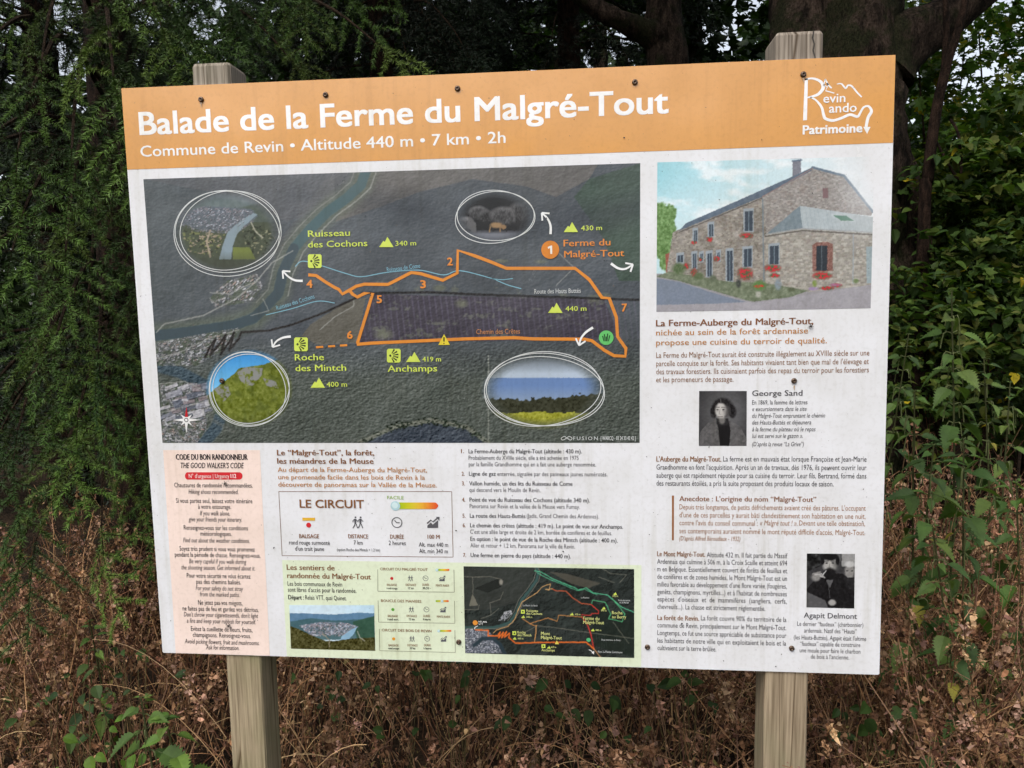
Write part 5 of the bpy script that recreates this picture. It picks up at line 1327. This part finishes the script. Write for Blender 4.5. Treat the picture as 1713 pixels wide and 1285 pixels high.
# the old tree: a heavy forked trunk above the right post
P_ = lambda x, y, Y: tuple(at(x, y, Y))
b0 = at(1392, 700, 2.6); b0[2] = 0
g = np.random.default_rng(50)
tree('old_tree', 'massive old forked tree with mossy bark rising behind the right post', b0, [
    ([(b0[0], 2.6, -.1), (b0[0], 2.6, .9), P_(1400, 330, 2.6), P_(1362, 100, 2.62), P_(1340, -60, 2.7), P_(1325, -420, 2.8)], .50, [.40, .36, .20, .15, .13]),
    ([P_(1405, 420, 2.55), P_(1425, 230, 2.5), P_(1475, 105, 2.48), P_(1575, 35, 2.5), P_(1670, -50, 2.5), P_(1800, -190, 2.6)], .30, [.27, .17, .11, .095, .08]),
    ([P_(1415, 330, 2.5), P_(1436, 110, 2.5), P_(1440, -40, 2.55), P_(1460, -320, 2.7)], .26, [.22, .18, .12])],
    [(x, y, z, .75) for x, y, z in ((.2, 2.4, 4.6), (1.2, 2.0, 5.0), (2.2, 2.4, 4.7), (1.0, 3.2, 4.8), (2.6, 1.6, 4.3), (.3, 1.5, 5.3), (1.7, 1.2, 5.2), (3.2, 2.6, 4.4), (-.6, 2.2, 5.3))], 620, .10, DARKG, 51, LOBED, rough=.2)
b1 = at(1118, 700, 4.2); b1[2] = 0
tree('old_tree', 'dark trunk with a limb reaching left above the middle of the header', b1, [
    ([(b1[0], 4.2, -.1), P_(1118, 300, 4.2), P_(1116, 100, 4.2), P_(1112, -30, 4.25), P_(1120, -400, 4.3)], .19, [.165, .15, .13, .09]),
    ([P_(1112, 70, 4.2), P_(1070, 48, 4.15), P_(1030, 30, 4.1), P_(985, 6, 4.1), P_(900, -60, 4.1)], .11, [.085, .07, .06, .045])],
    [(x, y, z, .9) for x, y, z in ((.4, 4.2, 5.4), (1.6, 4.6, 5.6), (-.8, 4.2, 5.8), (.6, 5.4, 5.2), (2.6, 4.6, 5.4))], 560, .11, DARKG, 52, LOBED, rough=.2)

# the reddish sapling and the shrubs at the right
s0 = at(1548, 420, 2.0); s0[2] = 0
tree('sapling', 'thin reddish forked sapling right of the board', s0, [
    ([(s0[0], 2.0, -.05), P_(1546, 380, 2.0), P_(1552, 300, 2.0), P_(1566, 190, 2.0), P_(1584, 110, 2.0), P_(1606, 40, 2.0), P_(1622, -40, 2.0), P_(1650, -220, 2.0)], .026, [.026, .025, .022, .019, .016, .013, .009]),
    ([P_(1566, 185, 2.0), P_(1580, 110, 2.04), P_(1583, 30, 2.06), P_(1575, -120, 2.1)], .016, [.015, .013, .009]),
    ([P_(1590, 200, 2.02), P_(1604, 230, 1.98), P_(1604, 300, 1.96), P_(1560, 225, 2.0)], .006, [.006, .006, .005])],
    None, 0, 0, None, 53, m=M_BARK_RED, sides=9, cat='sapling')

BRIG = [(70, 104, 36), (84, 118, 42), (60, 92, 34), (100, 130, 50)]
for i, (lb, spec, N, rr, cols, yl) in enumerate((
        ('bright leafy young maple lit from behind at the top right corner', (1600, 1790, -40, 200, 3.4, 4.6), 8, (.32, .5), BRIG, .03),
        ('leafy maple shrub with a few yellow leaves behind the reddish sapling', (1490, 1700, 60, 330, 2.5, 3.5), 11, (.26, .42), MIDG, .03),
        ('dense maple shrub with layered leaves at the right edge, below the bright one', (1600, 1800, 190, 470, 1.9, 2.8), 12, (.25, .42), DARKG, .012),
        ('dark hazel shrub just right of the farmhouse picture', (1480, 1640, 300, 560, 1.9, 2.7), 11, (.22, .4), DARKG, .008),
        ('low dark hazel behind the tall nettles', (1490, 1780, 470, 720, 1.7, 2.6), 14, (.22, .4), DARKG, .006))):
    g = np.random.default_rng(70 + i)
    bl = blobs_px(spec, g, N, rr)
    c = np.mean([b[:3] for b in bl], 0); bs = np.array([c[0], c[1], 0.])
    lm = []
    for k in range(5):
        e = np.array(bl[k][:3]); s_ = bs + np.array([g.uniform(-.12, .12), g.uniform(-.12, .12), -.05])
        lm.append(([tuple(s_), tuple(s_ * .6 + e * .4 + np.array([0, 0, .25])), tuple(e)], .013, [.009, .003]))
    tree('leafy_shrub', lb, bs, lm, bl, (150, 200, 240, 230, 240)[i], .056 if i < 3 else .048, cols, 80 + i, LOBED if i < 3 else OVATE, M_TWIG, yl, cat='shrub', crown_name='foliage', sides=6, group='broadleaved shrubs right of the board')

# trees deeper in the wood
g = np.random.default_rng(90)
for i, (lb, x, y, h_, cr) in enumerate((
        ('slim dark tree far behind the gap between the two old trunks', 1.3, 7.0, 9, 1.5), ('tree in the shade far behind the top right corner of the header', 2.9, 6.4, 9, 1.6),
        ('tree standing furthest right beyond the bright maple', 4.6, 6.0, 9, 1.7), ('tree far behind the left spruce', -3.2, 7.2, 9, 1.7),
        ('tree far behind the left half of the header', -1.1, 8.0, 9, 1.6), ('tree far behind the middle of the header', .4, 9.5, 10, 1.8), ('thin tree beyond the reddish sapling', 3.7, 8.6, 9, 1.7))):
    bl = [(x + g.normal(0, cr * .5), y + g.normal(0, cr * .5), g.uniform(1.0, 3.0 if x > 2 else h_ * .62), g.uniform(.5, 1.0)) for _ in range(20 if x > 2 else 26)]
    tree('forest_tree', lb, (x, y, 0), [([(x, y, -.1), (x + .1, y, 3), (x - .05, y, h_)], .15, [.12, .05])], bl, 190, .15, [(34, 50, 24), (28, 42, 22), (46, 64, 28)], 91 + i, LOBED, group='trees deeper in the wood')

# the far wood all round: one mass of foliage
g = np.random.default_rng(120)
H_ = Heap()
for (N, r0, r1, a0, a1, h_, s_) in ((24000, 11, 16, -62, 62, 5.6, .30), (12000, 15, 24, -60, 60, 7.4, .45), (18000, 34, 42, 62, 298, 11.3, .9)):
    a = np.radians(g.uniform(a0, a1, N)); rr = g.uniform(r0, r1, N)
    top = h_ * (.68 + .55 * fbm(np.degrees(a) / 5, a * 0, 3, 3)) * np.where((np.degrees(a) > 24) & (np.degrees(a) < 62), .62, 1)
    z = top * g.uniform(0, 1, N) ** .8
    P = np.c_[.17 + np.sin(a) * rr, np.cos(a) * rr - 1.4, z]
    d = unit(g.normal(0, 1, (N, 3))); up = unit(g.normal(0, 1, (N, 3)) + np.array([0, 0, .5]))
    leaves(H_, CARD, P, d, up, s_ * g.uniform(.5, 1.3, N), palette(g, N, [(34, 48, 24), (28, 40, 22), (42, 58, 28)]))
tag(H_.build('distant_wood', M_LEAF), kind='stuff')

# ---- nettles
NET = [(68, 92, 46), (78, 102, 50), (60, 82, 44), (90, 110, 56)]
def nettle(top, seed, leaf=.075, lean=.08, label='', cols=NET, group='nettles', hz=None, wilt=0.0):
    g = np.random.default_rng(seed)
    top = np.asarray(top, float)
    a = g.uniform(0, 6.28); base = np.array([top[0] + math.cos(a) * lean * 2, top[1] + math.sin(a) * lean, 0.])
    base[2] = ground_h(base[0], base[1]) - .02
    root = thing('nettle_plant', label, 'plant', base, group)
    st = curve([base, (base + top) / 2 + g.normal(0, .02, 3), top], 26)
    V, Fc = tubes(st[None], np.linspace(.0042, .0018, 26)[None], 6); Hs = Heap(); Hs.add(V, Fc, lin((70, 74, 44)))
    Hl = Heap()
    L = np.linalg.norm(top - base); nn = int(L * .72 / .046)
    ps = []; ds = []; us = []; ss = []; az = g.uniform(0, 6.28)
    for k in range(nn):
        u = 1 - k * .046 / L * (.55 + .45 * min(1, k / 5)); i = min(int(u * 25), 24); p = st[i] + (st[i + 1] - st[i]) * (u * 25 - i)
        az += math.pi / 2 + g.normal(0, .15)
        sz = leaf * min(1, .30 + k * .16) * g.uniform(.65, 1.2) * (1 if k < nn * .7 else .8)
        for s_ in (0, math.pi):
            if (k > nn * .5 and g.random() < .35) or k > nn * .85: continue
            a_ = az + s_ + g.normal(0, .3); dv = np.array([math.cos(a_), math.sin(a_), .45 - min(.8, k * .12) - g.uniform(0, .6)])
            dv = unit(dv); pt = p + dv * np.array([1, 1, .2]) * sz * .4
            V, Fc = tubes(np.array([[p, (p + pt) / 2 + [0, 0, .004], pt]]), .0011, 3); Hs.add(V, Fc, lin((84, 96, 56)))
            if g.random() < .5:                            # a small side leaf in the axil
                d2 = unit(dv + g.normal(0, .5, 3)); ps.append(p + d2 * .012); ds.append(d2); us.append(unit(np.array([0, -.3, 1]) + g.normal(0, .3, 3))); ss.append(sz * .45)
            ps.append(pt); ds.append(dv); us.append(unit(np.array([dv[0] * .6, dv[1] * .6 - .25, 1]) + g.normal(0, .25, 3))); ss.append(sz)
        if 2 < k < nn * .65:
            for _ in range(3):
                a2 = g.uniform(0, 6.28); e = p + np.array([math.cos(a2) * .025, math.sin(a2) * .025, -g.uniform(.015, .05)])
                q = curve([p, p + np.array([math.cos(a2) * .018, math.sin(a2) * .018, .004]), e], 6)
                V, Fc = tubes(q[None], .0012 + .0007 * (g.random((1, 6))), 3); Hl.add(V, Fc, lin((104, 112, 74)))
    co = palette(g, len(ps), cols)
    if wilt: k = g.random(len(ps)) < wilt; co[k] = lin((150, 142, 62)) * .8; ss = list(np.array(ss) * np.where(k, .6, 1))
    leaves(Hl, NETTLE, np.array(ps), np.array(ds), np.array(us), np.array(ss), co)
    Hs.build('stem', M_LEAF, root); Hl.build('foliage', M_LEAF, root)
    return settle(root)
for i, (px, py, Y, lf, lb) in enumerate((
        (1592, 488, .55, .078, 'tallest nettle, with hanging flower strings, right of the board'), (1646, 600, .70, .070, 'nettle with flower strings leaning right of the tallest one'),
        (1530, 655, .55, .070, 'leafy nettle close to the right edge of the board'), (1562, 745, .35, .085, 'broad-leaved nettle in front of the tallest one'),
        (1612, 735, .40, .088, 'large-leaved nettle below and right of the tallest one'), (1690, 640, .85, .066, 'nettle at the right edge among the shrubs'),
        (1700, 805, .45, .088, 'low nettle at the right edge above the brown herbs'),
        (1560, 880, .25, .075, 'nettle with a yellow leaf beside the lower right of the panel'),
        (1520, 560, 1.0, .062, 'dark nettle in the shade behind the panel edge'))):
    nettle(at(px, py, Y), 140 + i, lf * .88, .07, lb, group='nettles right of the board', wilt=.06 if 'yellow' in lb else .012)
for i, (px, py, Y, lf, lb) in enumerate((
        (236, 1168, .06, .092, 'bright nettle in the brown herbs left of the left post'), (276, 1200, .05, .085, 'low nettle crown leaning towards the left post'),
        (150, 1040, .45, .06, 'single nettle tip poking through the brown herbs at the left'))):
    nettle(at(px, py, Y), 170 + i, lf, .05, lb, cols=[(82, 108, 48), (94, 118, 54), (72, 98, 46)], group='nettles left of the board')

# ---- low leafy plants between the brown herbs
LOWG = [(58, 80, 40), (66, 88, 42), (50, 70, 38)]
for i, (px, py, Y, lb) in enumerate((
        (70, 1150, .30, 'low leafy plant at the lower left edge'), (132, 1175, .25, 'small leafy plant beside the bright nettle'), (220, 1125, .35, 'dark leaves behind the bright nettle'),
        (560, 1170, .30, 'green leaves in the brown herbs under the small trail map'), (660, 1195, .28, 'low leaves under the middle of the panel'), (760, 1150, .35, 'green plant under the panel right of the middle'),
        (900, 1155, .35, 'leaves in the shade under the panel near its lower edge'), (1010, 1200, .25, 'small green plant left of the right post'), (1160, 1160, .30, 'green leaves just left of the right post'),
        (1410, 1190, .22, 'small green leaves right of the right post'), (1545, 1200, .15, 'plant with pale leaves at the lower right'), (1660, 1190, .20, 'green leaves at the lower right edge'), (160, 1265, .05, 'bright small leaves at the bottom left'), (1420, 1250, .12, 'green leaves at the bottom beside the right post'))):
    g = np.random.default_rng(190 + i)
    c = at(px, py, Y + .14); base = np.array([c[0], c[1], ground_h(c[0], c[1])])
    root = thing('leafy_plant', lb, 'plant', base, 'low green plants in the undergrowth')
    Hs = Heap(); Hl = Heap(); N = 9
    ends = c + g.normal(0, 1, (N, 3)) * np.array([.07, .06, .06])
    for e in ends:
        q = curve([base + g.normal(0, .01, 3), (base * .4 + e * .6), e], 8); V, Fc = tubes(q[None], .0014, 3); Hs.add(V, Fc, lin((90, 80, 52)))
    d = unit(g.normal(0, 1, (N, 3)) * np.array([1, .6, .3]) + np.array([0, -.5, -.35])); up = unit(np.array([0, -.7, .8]) + g.normal(0, .3, (N, 3)))
    leaves(Hl, OVATE, ends, d, up, g.uniform(.022, .045, N), palette(g, N, LOWG if i != 12 else [(90, 120, 44)]))
    Hs.build('stem', M_DRY, root); Hl.build('foliage', M_LEAF, root); settle(root)

# ---- dry brown undergrowth: tangled stems with withered leaves and seed heads
g = np.random.default_rng(300)
H_ = Heap()
def herb_h(x, y):
    side = np.clip((np.abs(x - .05) - .55) / .35, 0, 1)
    return .56 + .18 * np.clip(y / .9, 0, 1) + .10 * side + .10 * np.clip((x - .8) / .3, 0, 1) + .13 * (fbm(x * 2.2 + 9, y * 2.2, 7, 3) - .5) * 2
N = 5200
bx = g.uniform(-2.1, 2.3, N); by = g.uniform(.10, 1.0, N) * 2.4 - .05
bx = np.r_[bx, g.uniform(.72, 2.0, 1100)]; by = np.r_[by, g.uniform(.10, .95, 1100)]
k = (fbm(bx * 5 + 3, by * 5, 17, 2) > .47) & ~((np.abs(bx + .54) < .07) & (by < .16)) & ~((np.abs(bx - .54) < .07) & (by < .16)); bx = bx[k]; by = by[k]; N = len(bx)
hh = herb_h(bx, by) * g.uniform(.5, 1.1, N) * (.72 + .55 * fbm(bx * 4 + 7, by * 4, 23, 2))
az = g.uniform(0, 6.28, N); ln_ = g.uniform(.05, .32, N)
t_ = np.linspace(0, 1, 7)[None, :, None]
b3 = np.c_[bx, by, ground_h(bx, by) - .02]
tipd = np.c_[np.cos(az) * ln_, np.sin(az) * ln_ - .03, hh]
bend = np.c_[np.cos(az), np.sin(az), -np.ones(N) * .7] * g.uniform(.0, .22, N)[:, None]
ST = b3[:, None] + tipd[:, None] * t_ + bend[:, None] * (t_ ** 3) + g.normal(0, .010, (N, 7, 3)) * (t_ > .1)
V, Fc = tubes(ST, np.linspace(.0022, .0008, 7)[None] * g.uniform(.7, 1.5, (N, 1)), 3)
H_.add(V, Fc, np.repeat(palette(g, N, [(132, 100, 72), (104, 72, 50), (168, 134, 98), (90, 60, 46), (150, 116, 92)], .2), 21, 0))
# side twigs
M = N * 4
sk = g.integers(0, N, M); u = g.uniform(.35, 1, M) * 6; i0 = np.minimum(u.astype(int), 5)
p0 = ST[sk, i0] + (ST[sk, i0 + 1] - ST[sk, i0]) * (u - i0)[:, None]
dv = unit(g.normal(0, 1, (M, 3)) + np.array([0, -.1, .25])) * g.uniform(.03, .11, M)[:, None]
TW = np.stack([p0, p0 + dv * .55 + [0, 0, .006], p0 + dv - np.array([0, 0, .012])], 1)
V, Fc = tubes(TW, np.array([[.0009, .0007, .0005]]), 3)
H_.add(V, Fc, np.repeat(palette(g, M, [(130, 98, 72), (104, 74, 52), (150, 118, 90)], .2), 9, 0))
# withered curled leaves and seed clusters
CURL = (np.array([(-.22, 0, 0), (.22, 0, 0), (-.34, .4, .14), (.30, .42, .10), (-.16, .75, -.02), (.2, .78, -.06), (0, 1.0, -.26)]), [np.array([[0, 1, 3, 2], [2, 3, 5, 4]]), np.array([[4, 5, 6]])])
DRYC = [(138, 102, 74), (116, 82, 58), (160, 122, 90), (94, 64, 48), (142, 108, 94), (176, 142, 108), (72, 50, 38), (60, 42, 32), (104, 92, 54)]
for src, cnt, szr in ((TW, 5, (.004, .013)), (ST, 6, (.006, .024))):
    Q = len(src); idx = np.repeat(np.arange(Q), cnt); K = len(idx)
    n_ = src.shape[1]; u = g.uniform(.4, 1, K) * (n_ - 1); i0 = np.minimum(u.astype(int), n_ - 2)
    p = src[idx, i0] + (src[idx, i0 + 1] - src[idx, i0]) * (u - i0)[:, None] + g.normal(0, .006, (K, 3))
    d = unit(g.normal(0, 1, (K, 3)) + np.array([0, -.1, -.35])); up = unit(g.normal(0, 1, (K, 3)))
    sc = g.uniform(*szr, K)[:, None] * np.stack([g.uniform(.5, 1.3, K), np.ones(K), g.uniform(.4, 2.2, K)], 1)
    V, Fc = stamp(CURL[0], CURL[1], frames(d, up), sc, p)
    H_.add(V, Fc, np.repeat(palette(g, K, DRYC, .4), 7, 0))
# seed heads: tight clumps of small husks and shrivelled leaves
NC = 6500
sk = g.integers(0, N, NC); u = g.uniform(.55, 1, NC) * 6; i0 = np.minimum(u.astype(int), 5)
cc = ST[sk, i0] + (ST[sk, i0 + 1] - ST[sk, i0]) * (u - i0)[:, None]
idx = np.repeat(np.arange(NC), 20); K = len(idx)
rad = g.uniform(.006, .022, NC)[idx][:, None]
p = cc[idx] + unit(g.normal(0, 1, (K, 3))) * rad * g.uniform(.1, 1, (K, 1)) * np.array([1, 1, 2.2])
d = unit(g.normal(0, 1, (K, 3))); up = unit(g.normal(0, 1, (K, 3)))
sc = (g.uniform(.004, .011, K) + .010 * (g.random(K) < .16))[:, None] * np.stack([g.uniform(.6, 1.5, K), np.ones(K), g.uniform(.4, 2.5, K)], 1)
V, Fc = stamp(CURL[0], CURL[1], frames(d, up), sc, p)
cb = palette(g, NC, [(160, 124, 98), (142, 106, 82), (184, 148, 118), (122, 88, 66), (168, 134, 116), (104, 74, 56)], .3)[idx] * g.uniform(.7, 1.35, (K, 1))
H_.add(V, Fc, np.repeat(cb, 7, 0))
# long pale arching stalks
N2 = 170
bx = g.uniform(-1.6, 1.9, N2); by = g.uniform(.12, 1.2, N2); az = g.choice([0, math.pi], N2) + g.normal(0, .5, N2); ln_ = g.uniform(.2, .6, N2); hh = herb_h(bx, by) * g.uniform(.9, 1.15, N2)
A3 = np.c_[bx, by, np.full(N2, .05)]; E3 = A3 + np.c_[np.cos(az) * ln_, np.sin(az) * ln_ * .4, hh * g.uniform(.35, .95, N2)]; M3 = (A3 + E3) / 2 + np.c_[np.zeros(N2), np.zeros(N2), hh * .45]
t9 = np.linspace(0, 1, 12)[None, :, None]
AR = A3[:, None] * (1 - t9) ** 2 + 2 * M3[:, None] * t9 * (1 - t9) + E3[:, None] * t9 ** 2
V, Fc = tubes(AR, np.linspace(.0017, .0008, 12)[None], 3)
H_.add(V, Fc, np.repeat(palette(g, N2, [(176, 142, 104), (150, 110, 78), (190, 160, 120)], .2), 36, 0))
tag(H_.build('dry_undergrowth', M_DRY), kind='stuff')
